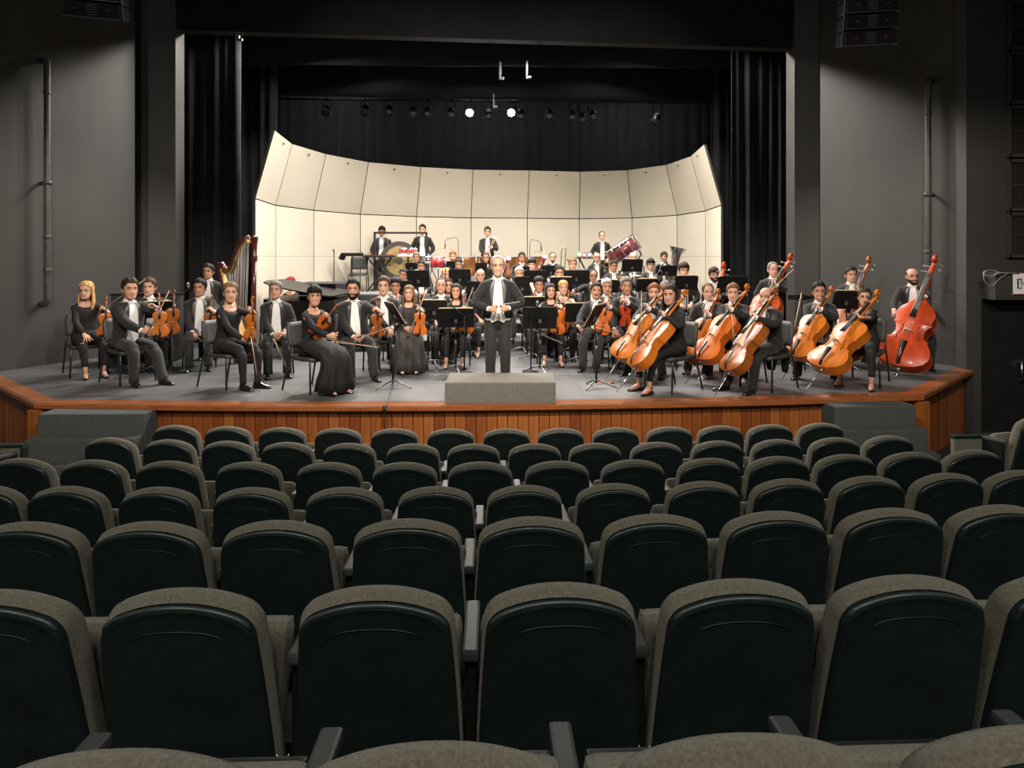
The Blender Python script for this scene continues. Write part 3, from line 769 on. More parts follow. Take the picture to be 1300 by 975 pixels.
def chair(loc, rz, label, group=None):
    t = thing('orchestra_chair', label, 'chair', loc, rz, group)
    for nm, me in chair_parts().items(): mkobj(me.name.split('.')[0], me, t)
    return t
def local_to(o_loc, rz, p):
    v = Vector(p)-Vector(o_loc); return np.array(rotz(-rz).to_3x3() @ v)

def music_stand(px, ytop, d, zf, w, label, rz=0.0, tilt=0.32, h=0.33, paper=None, pole_d=0.016, brace=True, side=1):
    """desk seen from behind: its back faces the camera when rz = 0"""
    p = P3(px, ytop, d)
    t = thing('music_stand', label, 'music stand', (p.x, p.y, zf), rz)
    zt = p.z-zf
    zc = zt-h/2*math.cos(tilt)
    R = rotx(tilt)       # top leans towards the camera side (-Y)
    def T(v): return np.array(R.to_3x3() @ Vector(v))+np.array((0, 0.02, zc))
    b = MB()
    # slightly dished desk with rounded top corners
    out = [(-w/2, -h/2), (w/2, -h/2), (w/2, h/2-0.03), (w/2-0.012, h/2-0.008), (w/2-0.035, h/2), (-w/2+0.035, h/2), (-w/2+0.012, h/2-0.008), (-w/2, h/2-0.03)]
    b.prism(out, -0.004, 0.004, lambda x, z, y: tuple(T((x, y-0.02*(abs(x)/(w/2))**2*0, z))))
    desk = b.build('desk', M_STAND, t)
    b = MB(); b.box(T((0, 0.035, -h/2+0.004)), (w, 0.07, 0.008), R); b.box(T((0, 0.068, -h/2+0.012)), (w, 0.006, 0.02), R); b.build('ledge', M_STAND, desk)
    if brace:
        for s in (-1, 1):
            b = MB(); b.tube([T((s*0.02, -0.012, -0.05)), T((s*w*0.40, -0.006, 0.06))], 0.006, 6); b.build('brace', M_STAND, desk)
    b = MB(); b.box(T((0, -0.018, -0.05)), (0.05, 0.03, 0.06), R, 0, 0.006); b.build('clamp', M_STMET, t)
    b = MB(); b.tube([(0, 0, 0.06), (0, 0, zc*0.55)], 0.014, 8); b.tube([(0, 0, zc*0.50), tuple(T((0, -0.02, -0.05)))], 0.009, 8); b.build('pole', M_STAND, t)
    b = MB(); b.lathe([(0.019, -0.03), (0.021, 0), (0.019, 0.03)], 10, 0, Matrix.Translation((0, 0, zc*0.55))); b.build('collar', M_STMET, t)
    for k in range(3):
        a = -math.pi/2+0.3+k*2.094
        b = MB(); b.tube([(0, 0, 0.10), (0.10*math.cos(a), 0.10*math.sin(a), 0.075), (0.22*math.cos(a), 0.22*math.sin(a), 0.022), (0.27*math.cos(a), 0.27*math.sin(a), 0.008)], [0.014, 0.012, 0.010, 0.008], 8); b.build('foot', M_STMET, t)
    if paper:
        c = T((0, 0.012, 0.014)); rot = (Matrix.Rotation(rz, 4, 'Z') @ R).to_euler()
        wl = rotz(rz) @ Vector(c)
        b = MB()
        for s in (-1, 1): b.box((s*w*0.225, 0, 0), (w*0.44, 0.006, h*0.98), roty(s*0.01), 0)
        o = b.build('sheet_music', M_PAPER, None, (p.x+wl.x, p.y+wl.y, zf+wl.z), rot)
        tag(o, paper, 'sheet music')
    return t

# ---- bowed string instruments: z = 0 bottom of the body, body length 1, front faces -Y
def wfun(kind):
    V = [(0, 0.0), (0.008, 0.09), (0.03, 0.17), (0.08, 0.245), (0.15, 0.287), (0.20, 0.292), (0.27, 0.278), (0.33, 0.245), (0.365, 0.222), (0.385, 0.232), (0.395, 0.205), (0.43, 0.168), (0.49, 0.156), (0.55, 0.163), (0.60, 0.19), (0.612, 0.212), (0.635, 0.198), (0.68, 0.205), (0.75, 0.228), (0.82, 0.236), (0.88, 0.226), (0.935, 0.186), (0.97, 0.125), (0.99, 0.065), (1.0, 0.02)]
    if kind == 'bass':
        V = [(s, w) for s, w in V if s < 0.66]+[(0.68, 0.200), (0.74, 0.212), (0.79, 0.208), (0.85, 0.178), (0.90, 0.135), (0.95, 0.085), (0.985, 0.050), (1.0, 0.03)]
    return V
INST = {}
def string_parts(kind):
    if kind in INST: return INST[kind]
    th = {'violin': 0.086, 'viola': 0.09, 'cello': 0.155, 'bass': 0.185}[kind]
    big = kind in ('cello', 'bass')
    V = wfun(kind); arch = 0.035
    P = {}
    nx = 9
    b = MB(); front = []; backr = []
    xs = np.linspace(-1, 1, nx)
    for s, w in V:
        edge = min(1.0, min(s, 1-s)/0.10)
        front.append([(w*x*1.03, -th/2-arch*edge*(1-abs(x)**2.2)-0.002, s) for x in xs])
        backr.append([(w*x*1.03, th/2+arch*0.8*edge*(1-abs(x)**2.2)+0.002, s) for x in xs])
    b.loft(front, 0, False); P['top_plate'] = (b.mesh('top_plate', VARN['amber']), None, True)
    b = MB(); b.loft(backr, 0, False); P['back_plate'] = (b.mesh('back_plate', VARN['amber']), None, True)
    b = MB(); rr = []
    loop = [(w, s) for s, w in V]+[(-w, s) for s, w in reversed(V)]
    for (x, z) in loop: rr.append([(x, -th/2, z), (x, th/2, z)])
    b.loft(rr, 0, False, smooth=True); P['ribs'] = (b.mesh('ribs', VARN['brown' if not big else 'amber']), None, True)
    # f-holes
    b = MB()
    for s in (-1, 1):
        pts = []
        for k in range(11):
            u = k/10; z = 0.375+0.19*u
            x = s*(0.118-0.028*u+0.012*math.sin(u*6.283))
            w = np.interp(z, [q[0] for q in V], [q[1] for q in V])
            pts.append((x, -th/2-arch*(1-abs(x/w)**2.2)-0.004, z))
        b.tube(pts, [0.004, 0.008, 0.007, 0.006, 0.006, 0.006, 0.006, 0.006, 0.006, 0.007, 0.004], 6, flat=0.4)
        b.ell(pts[0], (0.012, 0.004, 0.012), nu=8, nv=5); b.ell(pts[-1], (0.009, 0.004, 0.009), nu=8, nv=5)
    P['f_hole'] = (b.mesh('f_hole', M_EBONY), 'top_plate', False)
    zN = 1.37; zB = 0.71 if not big else 0.66
    b = MB()
    fy = -th/2-arch
    rings = []
    for z, hw, y in ((zB, 0.040, fy-0.070), (1.0, 0.033, fy-0.033), (zN, 0.023, fy-0.004)):
        rings.append([(-hw, y, z), (-hw*0.6, y-0.012, z), (0, y-0.016, z), (hw*0.6, y-0.012, z), (hw, y, z), (hw*0.9, y+0.014, z), (-hw*0.9, y+0.014, z)])
    b.loft(rings); P['fingerboard'] = (b.mesh('fingerboard', M_EBONY), None, False)
    b = MB(); b.tube([(0, fy+0.06, 0.985), (0, fy+0.02, 1.05), (0, fy+0.022, 1.2), (0, fy+0.024, zN-0.03), (0, fy+0.04, zN+0.03)], [(0.04, 0.05), (0.036, 0.032), (0.034, 0.028), (0.032, 0.027), (0.03, 0.032)], 10)
    # pegbox and scroll
    b.tube([(0, fy+0.022, zN), (0, fy+0.035, zN+0.08), (0, fy+0.055, zN+0.17), (0, fy+0.05, zN+0.225)], [(0.034, 0.032), (0.030, 0.034), (0.024, 0.03), (0.022, 0.026)], 10)
    sc = []; rad = []
    cy, cz = fy+0.012, zN+0.235
    for k in range(22):
        a = math.radians(20+k*30); r = 0.062*(1-k/26.0)
        sc.append((0, cy+r*math.cos(a)*0.95+0.0, cz+r*math.sin(a))); rad.append((0.018+0.014*(k/22.0), 0.016*(1-k/34.0)))
    b.tube(sc, rad, 8); b.ell((0, cy, cz), (0.046, 0.018, 0.018), nu=10, nv=6)
    P['neck'] = (b.mesh('neck', VARN['amber']), None, True)
    b = MB()
    for k, s in enumerate((-1, 1, -1, 1)):
        z = zN+0.045+k*0.042
        b.tube([(-s*0.03, fy+0.035, z), (s*0.075, fy+0.035, z)], 0.007, 6); b.ell((s*0.092, fy+0.035, z), (0.024, 0.008, 0.016), nu=8, nv=6)
    P['tuning_pegs'] = (b.mesh('tuning_pegs', M_EBONY if not kind == 'bass' else M_STMET), 'neck', False)
    bz = 0.475
    b = MB(); yb = -th/2-arch
    b.prism([(-0.055, 0), (-0.03, 0.0), (-0.02, 0.03), (0.02, 0.03), (0.03, 0), (0.055, 0), (0.05, 0.055), (0.03, 0.085), (0, 0.095), (-0.03, 0.085), (-0.05, 0.055)], bz-0.006, bz+0.006, lambda x, h, z: (x, yb-h+0.003, z)); P['bridge'] = (b.mesh('bridge', M_MAPLE), None, False)
    b = MB(); rings = []
    for z, hw, y in ((0.02, 0.022, yb-0.005+0.02), (0.10, 0.024, yb-0.028), (0.32, 0.042, yb-0.050)):
        rings.append([(-hw, y, z), (0, y-0.014, z), (hw, y, z), (0, y+0.012, z)])
    b.loft(rings); P['tailpiece'] = (b.mesh('tailpiece', M_EBONY), None, False)
    b = MB()
    for k in range(4):
        u = (k-1.5)/1.5
        b.tube([(u*0.045, yb-0.055, 0.32), (u*0.038, yb-0.092+0.01*u*u, bz), (u*0.02, fy-0.028, zN), (u*0.012, fy+0.02, zN+0.10)], 0.0022, 4)
    P['strings'] = (b.mesh('strings', M_STRING), None, False)
    if kind in ('violin', 'viola'):
        b = MB(); b.ell((-0.11, -th/2-0.03, 0.07), (0.10, 0.02, 0.075), nu=10, nv=6); P['chin_rest'] = (b.mesh('chin_rest', M_EBONY), None, False)
    if big:
        L = 0.50 if kind == 'cello' else 0.16
        b = MB(); b.tube([(0, 0, 0.01), (0, 0, -L)], 0.0075 if kind == 'cello' else 0.01, 6); b.lathe([(0.028, -0.02), (0.03, 0.0), (0.02, 0.02)], 10); P['endpin'] = (b.mesh('endpin', M_PIN), None, False)
    INST[kind] = P
    return P
def string_inst(kind, bottom, scroll, facing, label, varn, group=None):
    """bottom / scroll: world points of the lower end of the body and the top of the scroll"""
    bottom = Vector(bottom); scroll = Vector(scroll); ax = scroll-bottom
    L = ax.length/1.66
    R = basis(ax, -Vector(facing))
    t = thing(kind if kind != 'bass' else 'double_bass', label, kind if kind != 'bass' else 'double bass', tuple(bottom), 0, group)
    t.matrix_world = Matrix.Translation(bottom) @ R @ Matrix.Scale(L, 4)
    made = {}
    for nm, (me, par, vr) in string_parts(kind).items():
        o = mkobj(me.name.split('.')[0], me, made.get(par, t)); made[nm] = o
        if vr:
            o.material_slots[0].link = 'OBJECT'; o.material_slots[0].material = VARN[varn]
    return t, L, R
def bow(p, q, label, L=None):
    p = np.array(p); q = np.array(q); ax = nrm(q-p)
    if L: q = p+ax*L
    L = np.linalg.norm(q-p)
    side = nrm(np.cross(ax, (0, 1, 0.0))) if abs(ax[1]) < 0.95 else np.array((1.0, 0, 0))
    t = thing('bow', label, 'bow', tuple(p))
    st = [p-ax*0.10+side*0.020, p+side*0.020, p+ax*L*0.45+side*0.006, p+ax*L*0.85+side*0.014, p+ax*L+side*0.022, p+ax*(L+0.01)+side*0.0]
    b = MB(); b.tube([x-p for x in st], [0.0055, 0.0055, 0.005, 0.0042, 0.0045, 0.005], 6); b.build('stick', M_BOWST, t)
    b = MB(); b.tube([-ax*0.07, ax*L], [0.005, 0.005], 5, flat=0.5); b.build('bow_hair', M_BOWHAIR, t)
    b = MB(); b.tube([-ax*0.09+side*0.010, -ax*0.03+side*0.010], 0.011, 6); b.build('frog', M_EBONY, t)
    return t

# ---- percussion, brass, woodwind, harp, piano
def timpano(px, d, zf, r, label, ytop=326):
    p = P3(px, ytop, d); t = thing('timpani_drum', label, 'timpani', (p.x, p.y, zf)); z = p.z-zf
    b = MB(); b.lathe([(0.05, z-0.52), (r*0.45, z-0.50), (r*0.75, z-0.40), (r*0.93, z-0.24), (r*0.97, z-0.05), (r*0.97, z-0.02)], 28); b.build('bowl', M_COPPER, t)
    b = MB(); b.lathe([(r*0.97, z-0.025), (r*1.03, z-0.025), (r*1.03, z), (r*0.98, z+0.004), (r*0.97, z-0.02)], 28, cap=False); b.build('hoop', M_STMET, t)
    b = MB(); b.lathe([(0.001, z-0.003), (r*0.99, z-0.003), (r*0.99, z-0.008), (0.001, z-0.008)], 28, cap=False); b.build('head', M_DRUMHEAD, t)
    b = MB()
    for k in range(6):
        a = k*1.047+0.3; c, s = math.cos(a)*r*1.04, math.sin(a)*r*1.04
        b.tube([(c, s, z), (c, s, z-0.30), (c*0.6, s*0.6, z-0.60), (c*0.9, s*0.9, 0.02)], 0.012, 6)
    b.build('strut', M_CHROME, t)
    b = MB(); b.lathe([(r*0.7, 0.0), (r*0.7, 0.03), (0.08, 0.06), (0.05, z-0.52)], 16); b.build('base', M_STMET, t)
def drum(name, label, c, zf, r, h, m, tilt=None, stand=True, cat='drum', lugs=8):
    t = thing(name, label, cat, (c[0], c[1], zf)); z = c[2]-zf
    Mx = Matrix.Translation((0, 0, z)) @ (tilt if tilt is not None else Matrix.Identity(4))
    b = MB(); b.lathe([(r, -h/2), (r, h/2)], 28, 0, Mx); b.build('shell', m, t)
    for s in (-1, 1):
        b = MB(); b.lathe([(r*1.0, s*h/2-0.02), (r*1.05, s*h/2-0.02), (r*1.05, s*h/2+0.012), (r*1.0, s*h/2+0.012)], 28, 0, Mx, True, False); b.build('hoop', M_CHROME, t)
        b = MB(); b.lathe([(0.001, s*h/2), (r*0.995, s*h/2), (r*0.995, s*(h/2+0.004)), (0.001, s*(h/2+0.004))], 28, 0, Mx, False, False); b.build('head', M_DRUMHEAD, t)
    lb = MB()
    for k in range(lugs):
        a = k*2*math.pi/lugs+0.2
        lb.tube([Mx @ Vector((r*1.03*math.cos(a), r*1.03*math.sin(a), -h/2)), Mx @ Vector((r*1.03*math.cos(a), r*1.03*math.sin(a), h/2))], max(0.006, r*0.022), 6)
    lb.build('tension_rods', M_CHROME, t)
    if stand:
        b = MB()
        for s in (-1, 1): b.tube([(s*r*1.1, 0, z-h*0.2), (s*r*0.7, 0, z-h/2-0.08), (s*r*-0.8, 0.1*s, 0.0)], 0.013, 6)
        b.tube([(0, r*0.6, z-h/2), (0, r, 0)], 0.013, 6); b.build('stand', M_CHLEG, t)
    return t
def cymbal(px, py, d, zf, r, label, arm):
    p = P3(px, py, d); t = thing('suspended_cymbal', label, 'cymbal', (p.x, p.y, zf)); z = p.z-zf
    b = MB(); b.lathe([(0.001, 0.035), (r*0.14, 0.03), (r*0.22, 0.012), (r*0.6, 0.003), (r, -0.008), (r, -0.011), (r*0.22, 0.006), (0.001, 0.02)], 28, 0, Matrix.Translation((0, 0, z)), True, False); b.build('cymbal_disc', M_CYMB, t)
    b = MB(); b.tube([(0, 0, z+0.02), (0, 0, z+0.20), (arm*0.12, 0, z+0.27), (arm*0.40, 0, z+0.30), (arm*0.47, 0, z+0.2), (arm*0.50, 0, 0.0)], 0.008, 6); b.build('gooseneck_stand', M_CHLEG, t)
    b = MB(); b.tube([(0, 0, z+0.02), (0, 0, z+0.14)], 0.016, 6); b.build('strap', M_STAND, t)
    b = MB()
    for k in range(3):
        a = k*2.094; b.tube([(arm*0.50, 0, 0.22), (arm*0.50+0.22*math.cos(a), 0.22*math.sin(a), 0.008)], 0.008, 6)
    b.build('tripod', M_CHLEG, t)
def harp(px, d, label):
    p = P3(px, 459, d); t = thing('harp', label, 'harp', (p.x, p.y, 0), -0.05)
    # plane of the harp: local x (right = column) and z up; fitted to the photo: scale metres per px at this depth
    k = d/F
    def q(u, v): return np.array(((u-px)*k, 0, CH-(v-YH)*k))
    ct = q(323, 301); cb_ = np.array((q(323, 301)[0]-0.02, 0, 0.06))
    b = MB(); z1 = ct[2]; x = ct[0]
    b.tube([(x-0.02, 0, 0.08), (x-0.012, 0, 0.5), (x-0.006, 0, 1.2), (x, 0, z1-0.38)], 0.036, 16)
    b.lathe([(0.036, z1-0.40), (0.054, z1-0.385), (0.046, z1-0.365), (0.054, z1-0.35), (0.046, z1-0.335), (0.052, z1-0.32), (0.040, z1-0.30), (0.044, z1-0.15), (0.060, z1-0.02), (0.066, z1), (0.05, z1+0.015), (0.001, z1+0.03)], 18, 0, Matrix.Translation((x, 0, 0))); b.build('column', M_HARP, t)
    npts = [q(318, 303), q(311, 306), q(305, 314), q(300, 326), (q(297, 336)), q(293, 343), q(288, 344.5), q(284, 340), q(281, 334), q(279.5, 334), q(279, 340)]
    npts = [np.array(n) for n in npts]
    b = MB(); b.tube(npts, [(0.045, 0.070), (0.045, 0.075), (0.045, 0.075), (0.045, 0.072), (0.045, 0.065), (0.045, 0.06), (0.045, 0.055), (0.045, 0.05), (0.045, 0.05), (0.045, 0.05), (0.04, 0.05)], 12); neck = b.build('neck', M_HARP, t)
    b = MB(); b.tube([n+np.array((0.02, -0.035, -0.025)) for n in npts[:8]], [(0.014, 0.05)]*8, 10); b.build('brass_plate', M_HARPGOLD, neck)
    b = MB()
    for i in range(7):
        for u in (0, 0.33, 0.66):
            n = npts[i]*(1-u)+npts[i+1]*u; b.tube([n+np.array((0, -0.065, 0.0)), n+np.array((0, -0.085, 0.0))], 0.006, 5)
    b.build('tuning_pins', M_BRASS, neck)
    # sound box: tapered, from the shoulder down to the base at the column foot
    s0 = q(281, 341); s1 = np.array((x-0.12, 0, 0.16))
    b = MB(); rings = []
    for u in np.linspace(0, 1, 7):
        c = s0*(1-u)+s1*u; hw = 0.055+0.135*u; dp = 0.06+0.08*u
        ax = nrm(s1-s0); nn = np.array((-ax[2], 0, ax[0])); nn = nn if nn[0] < 0 else -nn
        rings.append([tuple(c+np.array((0, hw*math.cos(a), 0))+nn*dp*(math.sin(a)))
                      for a in np.linspace(0, math.pi, 9)])
    b.loft(rings, 0, True); b.build('soundbox', M_HARP, t)
    b = MB(); rr = []
    for u in np.linspace(0, 1, 7):
        c = s0*(1-u)+s1*u; hw = 0.055+0.135*u
        nn2 = -nn
        rr.append([tuple(c+np.array((0, s*hw, 0))+nn2*0.006) for s in np.linspace(-1, 1, 5)]+[tuple(c+np.array((0, s*hw, 0))+nn2*0.001) for s in np.linspace(1, -1, 5)])
    b.loft(rr, 0, True, smooth=False); b.build('soundboard', M_HARPBOARD, t)
    b = MB(); b.box((x-0.10, 0, 0.07), (0.36, 0.34, 0.12), None, 0, 0.03)
    for sx in (-1, 1):
        for sy in (-1, 1): b.ell((x-0.10+sx*0.14, sy*0.13, 0.012), (0.035, 0.035, 0.02), nu=8, nv=6)
    b.build('base', M_HARP, t)
    for i in range(30):
        u = 0.06+0.9*i/29
        bot = s0*(1-u*0.97)+s1*u*0.97
        f = u*7.0*0.985; j = min(6, int(7-f)) if f < 7 else 0
        top = None
        for a_, c_ in zip(npts[:-1], npts[1:]):
            lo, hi = min(a_[0], c_[0]), max(a_[0], c_[0])
            xx = npts[7][0]*(1-u)+ (x-0.05)*u
            if lo <= xx <= hi and hi > lo:
                w = (xx-a_[0])/(c_[0]-a_[0]); top = a_*(1-w)+c_*w; break
        if top is None: continue
        bb_ = MB(); bb_.tube([top+np.array((0, -0.05, -0.04)), bot+np.array((0.004, 0, 0))], 0.0028, 4); bb_.build('string', M_GUTR if i % 7 == 2 else (M_EBONY if i % 7 == 5 else M_GUT), t)
def piano(px, d, label):
    p = P3(px, 465, d); t = thing('grand_piano', label, 'piano', (p.x, p.y, 0), math.pi/2-0.05)
    # tail points to picture left, keyboard end to the right
    out = [(x_*0.84, y_) for x_, y_ in [(0.95, -0.72), (0.95, 0.72), (0.0, 0.74), (-0.45, 0.66), (-0.80, 0.40), (-1.02, 0.02), (-1.10, -0.40), (-1.0, -0.68), (-0.8, -0.72)]]
    b = MB(); b.prism(out, 0.62, 0.97, lambda x, y, z: (x, y, z)); b.build('case', M_PIANO, t)
    b = MB()
    b.prism(out, 0.0, 0.025, lambda x, y, z: (x, y, 1.15+z+0.17*y)); b.build('lid', M_PIANO, t)
    b = MB(); b.tube([(-0.1, 0.66, 0.95), (-0.1, 0.66, 1.26)], 0.012, 6); b.tube([(0.4, -0.70, 0.95), (0.4, -0.70, 1.03)], 0.012, 6); b.build('lid_prop', M_PIANO, t)
    b = MB(); b.box((0.88, 0, 0.70), (0.30, 1.44, 0.12), None, 0, 0.012); kb = b.build('keyboard', M_PIANO, t)
    b = MB(); b.box((0.95, 0, 0.763), (0.15, 1.22, 0.012)); b.build('keys', M_KEYW, kb)
    b = MB(); b.box((0.62, 0, 1.10), (0.02, 0.75, 0.24), roty(-0.3), 0, 0.004); b.build('music_desk', M_PIANO, t)
    for x, y in ((0.75, -0.58), (0.75, 0.58), (-0.75, -0.2)):
        b = MB(); b.lathe([(0.03, 0.0), (0.035, 0.06), (0.05, 0.10), (0.045, 0.3), (0.07, 0.55), (0.075, 0.62)], 12, 0, Matrix.Translation((x, y, 0))); b.build('leg', M_PIANO, t)
    b = MB(); b.box((0.55, 0, 0.35), (0.03, 0.16, 0.55)); b.box((0.58, 0, 0.06), (0.14, 0.24, 0.04), None, 0, 0.01); b.build('pedal_lyre', M_PIANO, t)
    return t
def trombone(c, axis, label, L=1.1):
    t = thing('trombone', label, 'trombone', tuple(c)); R = basis(axis, (0, 1, 0.2)).to_3x3()
    T = lambda v: np.array(R @ Vector(v))
    b = MB()
    b.tube([T((-0.045, 0, 0)), T((-0.045, 0, L*0.62)), T((-0.03, 0, L*0.66)), T((0.03, 0, L*0.66)), T((0.045, 0, L*0.62)), T((0.045, 0, 0))], 0.010, 8); b.build('slide', M_BRASS, t)
    b = MB(); b.tube([T((0.045, 0, 0)), T((0.045, 0, -0.28)), T((0.08, 0, -0.34)), T((0.14, 0, -0.34)), T((0.18, 0, -0.28)), T((0.18, 0, 0.0)), T((0.18, 0, 0.12)), T((0.18, 0, 0.2)), T((0.18, 0, 0.24))], [0.011, 0.012, 0.013, 0.015, 0.018, 0.026, 0.04, 0.07, 0.11], 12, cap=False); b.build('bell', M_BRASS, t)
    b = MB(); b.tube([T((-0.045, 0, 0)), T((-0.045, 0, -0.05))], [0.009, 0.013], 8); b.build('mouthpiece', M_SILVER, t)
    b = MB(); b.tube([T((-0.045, 0, 0.06)), T((0.045, 0, 0.06))], 0.007, 6); b.tube([T((0.045, 0, -0.1)), T((0.18, 0, -0.1))], 0.007, 6); b.build('brace', M_BRASS, t)
def trumpet(c, axis, label):
    t = thing('trumpet', label, 'trumpet', tuple(c)); R = basis(axis, (0, 1, 0.1)).to_3x3(); T = lambda v: np.array(R @ Vector(v))
    b = MB(); b.tube([T((0, 0, -0.26)), T((0, 0, 0.05))], 0.007, 8); b.tube([T((0, 0, 0.05)), T((0, 0, 0.14)), T((0.04, 0, 0.17)), T((0.08, 0, 0.14)), T((0.08, 0, -0.08)), T((0.04, 0, -0.12)), T((0, 0.01, -0.08)), T((0, 0.01, 0.12)), T((0, 0.01, 0.2)), T((0, 0.01, 0.24)), T((0, 0.01, 0.26))], [0.008, 0.008, 0.008, 0.008, 0.008, 0.009, 0.011, 0.015, 0.026, 0.045, 0.062], 10, cap=False); b.build('tubing', M_SILVER, t)
    for k in range(3):
        b = MB(); b.tube([T((-0.05, 0.005, -0.03+k*0.03)), T((0.11, 0.005, -0.03+k*0.03))], 0.011, 8); b.build('valve', M_SILVER, t)
    b = MB(); b.tube([T((0, 0, -0.26)), T((0, 0, -0.30))], [0.006, 0.014], 8); b.build('mouthpiece', M_SILVER, t)
def stick_wind(name, label, cat, p, q, r, m, keym, bell=1.0):
    p = np.array(p); q = np.array(q); L = np.linalg.norm(q-p); ax = nrm(q-p)
    t = thing(name, label, cat, tuple(p))
    b = MB(); b.tube([ax*L*u for u in (0, 0.02, 0.45, 0.46, 0.48, 0.49, 0.9, 0.92, 0.97, 1.0)], [r*0.9, r, r, r*1.15, r*1.15, r, r*1.0, r*1.1*bell, r*1.25*bell, r*1.4*bell], 10); b.build('tube', m, t)
    s = nrm(np.cross(ax, (0.3, -1, 0))); b = MB()
    for k in range(9):
        c = ax*L*(0.12+0.085*k)+nrm(np.array((0, -1, 0))-ax*np.dot(ax, (0, -1, 0)))*r*1.05
        b.ell(c, (r*0.6, r*0.4, r*0.6), nu=6, nv=4)
    b.tube([ax*L*0.1+s*r*1.2, ax*L*0.85+s*r*1.2], r*0.18, 5); b.build('keywork', keym, t)
    if cat == 'bassoon':
        b = MB(); b.lathe([(r*1.3, 0), (r*1.45, 0.01), (r*1.45, 0.05), (r*1.2, 0.055)], 12, 0, Matrix.Translation(tuple(ax*L)) @ basis(ax, (0, 1, 0.1))); b.build('bell_ring', M_KEYW, t)
        b = MB(); b.tube([ax*L*0.55+s*r, ax*L*0.6+s*(r+0.05), ax*L*0.58+s*(r+0.16), ax*L*0.5+s*(r+0.24)], 0.005, 6); b.build('crook', M_SILVER, t)
    return t
def tuba(c, label):
    t = thing('tuba', label, 'tuba', tuple(c)); b = MB()
    b.tube([(0.0, 0, -0.62), (0.06, 0, -0.45), (0.10, 0, -0.2), (0.13, 0, 0.05), (0.16, 0, 0.22), (0.18, 0.0, 0.30), (0.19, 0, 0.345)], [0.09, 0.085, 0.08, 0.085, 0.11, 0.16, 0.20], 18, cap=False); b.build('bell', M_SILVER, t)
    b = MB(); b.tube([(0.0, 0, -0.62), (-0.08, -0.02, -0.70), (-0.18, -0.02, -0.62), (-0.20, -0.02, -0.3), (-0.18, -0.02, 0.0), (-0.08, -0.02, 0.05), (-0.03, -0.02, -0.05), (-0.04, -0.03, -0.4)], [0.085, 0.075, 0.06, 0.045, 0.035, 0.03, 0.025, 0.02], 10); b.build('bow_tubing', M_SILVER, t)
    for k in range(4):
        b = MB(); b.tube([(-0.10+k*0.05, -0.08, -0.35), (-0.10+k*0.05, -0.08, -0.12)], 0.018, 8); b.build('valve', M_SILVER, t)
    b = MB(); b.tube([(-0.10, -0.05, 0.02), (-0.16, -0.10, 0.10), (-0.17, -0.13, 0.15)], [0.010, 0.010, 0.017], 8); b.build('mouthpiece', M_SILVER, t)
def mic_stand(px, ytop, ybase, zf, label, boom=None, d=None):
    d = d or DZ(ybase, zf); p = P3(px, ytop, d); z = p.z-zf
    t = thing('microphone_stand', label, 'mic stand', (p.x, p.y, zf))
    b = MB(); b.tube([(0, 0, 0.02), (0, 0, z-0.06)], 0.011, 8); b.build('pole', M_STAND, t)
    b = MB(); b.lathe([(0.12, 0), (0.12, 0.015), (0.03, 0.03), (0.012, 0.05)], 16); b.build('base', M_STAND, t)
    e = np.array((0, 0, z-0.06))
    if boom is not None:
        b = MB(); b.tube([e-np.array(boom)*0.3, e+np.array(boom)], 0.007, 6); b.build('boom', M_STAND, t); e = e+np.array(boom)
    b = MB(); b.tube([e, e+np.array((0.0, -0.02, 0.05))], [0.012, 0.022], 8); b.ell(e+np.array((0, -0.025, 0.07)), (0.026, 0.026, 0.032)); b.build('microphone', M_STMET, t)
    return t

# ================================================================ PEOPLE
TM = [(-0.10, .150, .100, .120), (-.03, .172, .115, .140), (.06, .170, .120, .132), (.16, .158, .118, .112), (.26, .158, .116, .105), (.36, .174, .118, .112), (.43, .182, .106, .112), (.478, .172, .086, .096), (.508, .118, .066, .082), (.53, .068, .055, .068)]
TF = [(-0.10, .155, .095, .130), (-.03, .175, .105, .145), (.06, .160, .105, .130), (.16, .132, .098, .100), (.24, .130, .105, .092), (.34, .150, .132, .098), (.42, .158, .108, .098), (.468, .148, .078, .086), (.498, .098, .060, .072), (.525, .058, .050, .058)]
HZ = [-.118, -.110, -.098, -.084, -.070, -.060, -.048, -.036, -.024, -.012, 0, .012, .024, .036, .050, .064, .078, .090, .101, .110, .116, .1195]
HT_ = [(-.1185, .010, .066, .046), (-.112, .028, .082, .022), (-.100, .041, .090, .004), (-.085, .050, .091, -.022), (-.06, .0595, .088, -.056), (-.03, .066, .087, -.080), (0, .0705, .086, -.094), (.03, .0735, .091, -.101), (.06, .0735, .087, -.101), (.085, .0655, .073, -.090), (.105, .048, .049, -.068), (.116, .026, .022, -.036), (.1196, .004, -.004, -.012)]
_hz = [r[0] for r in HT_]
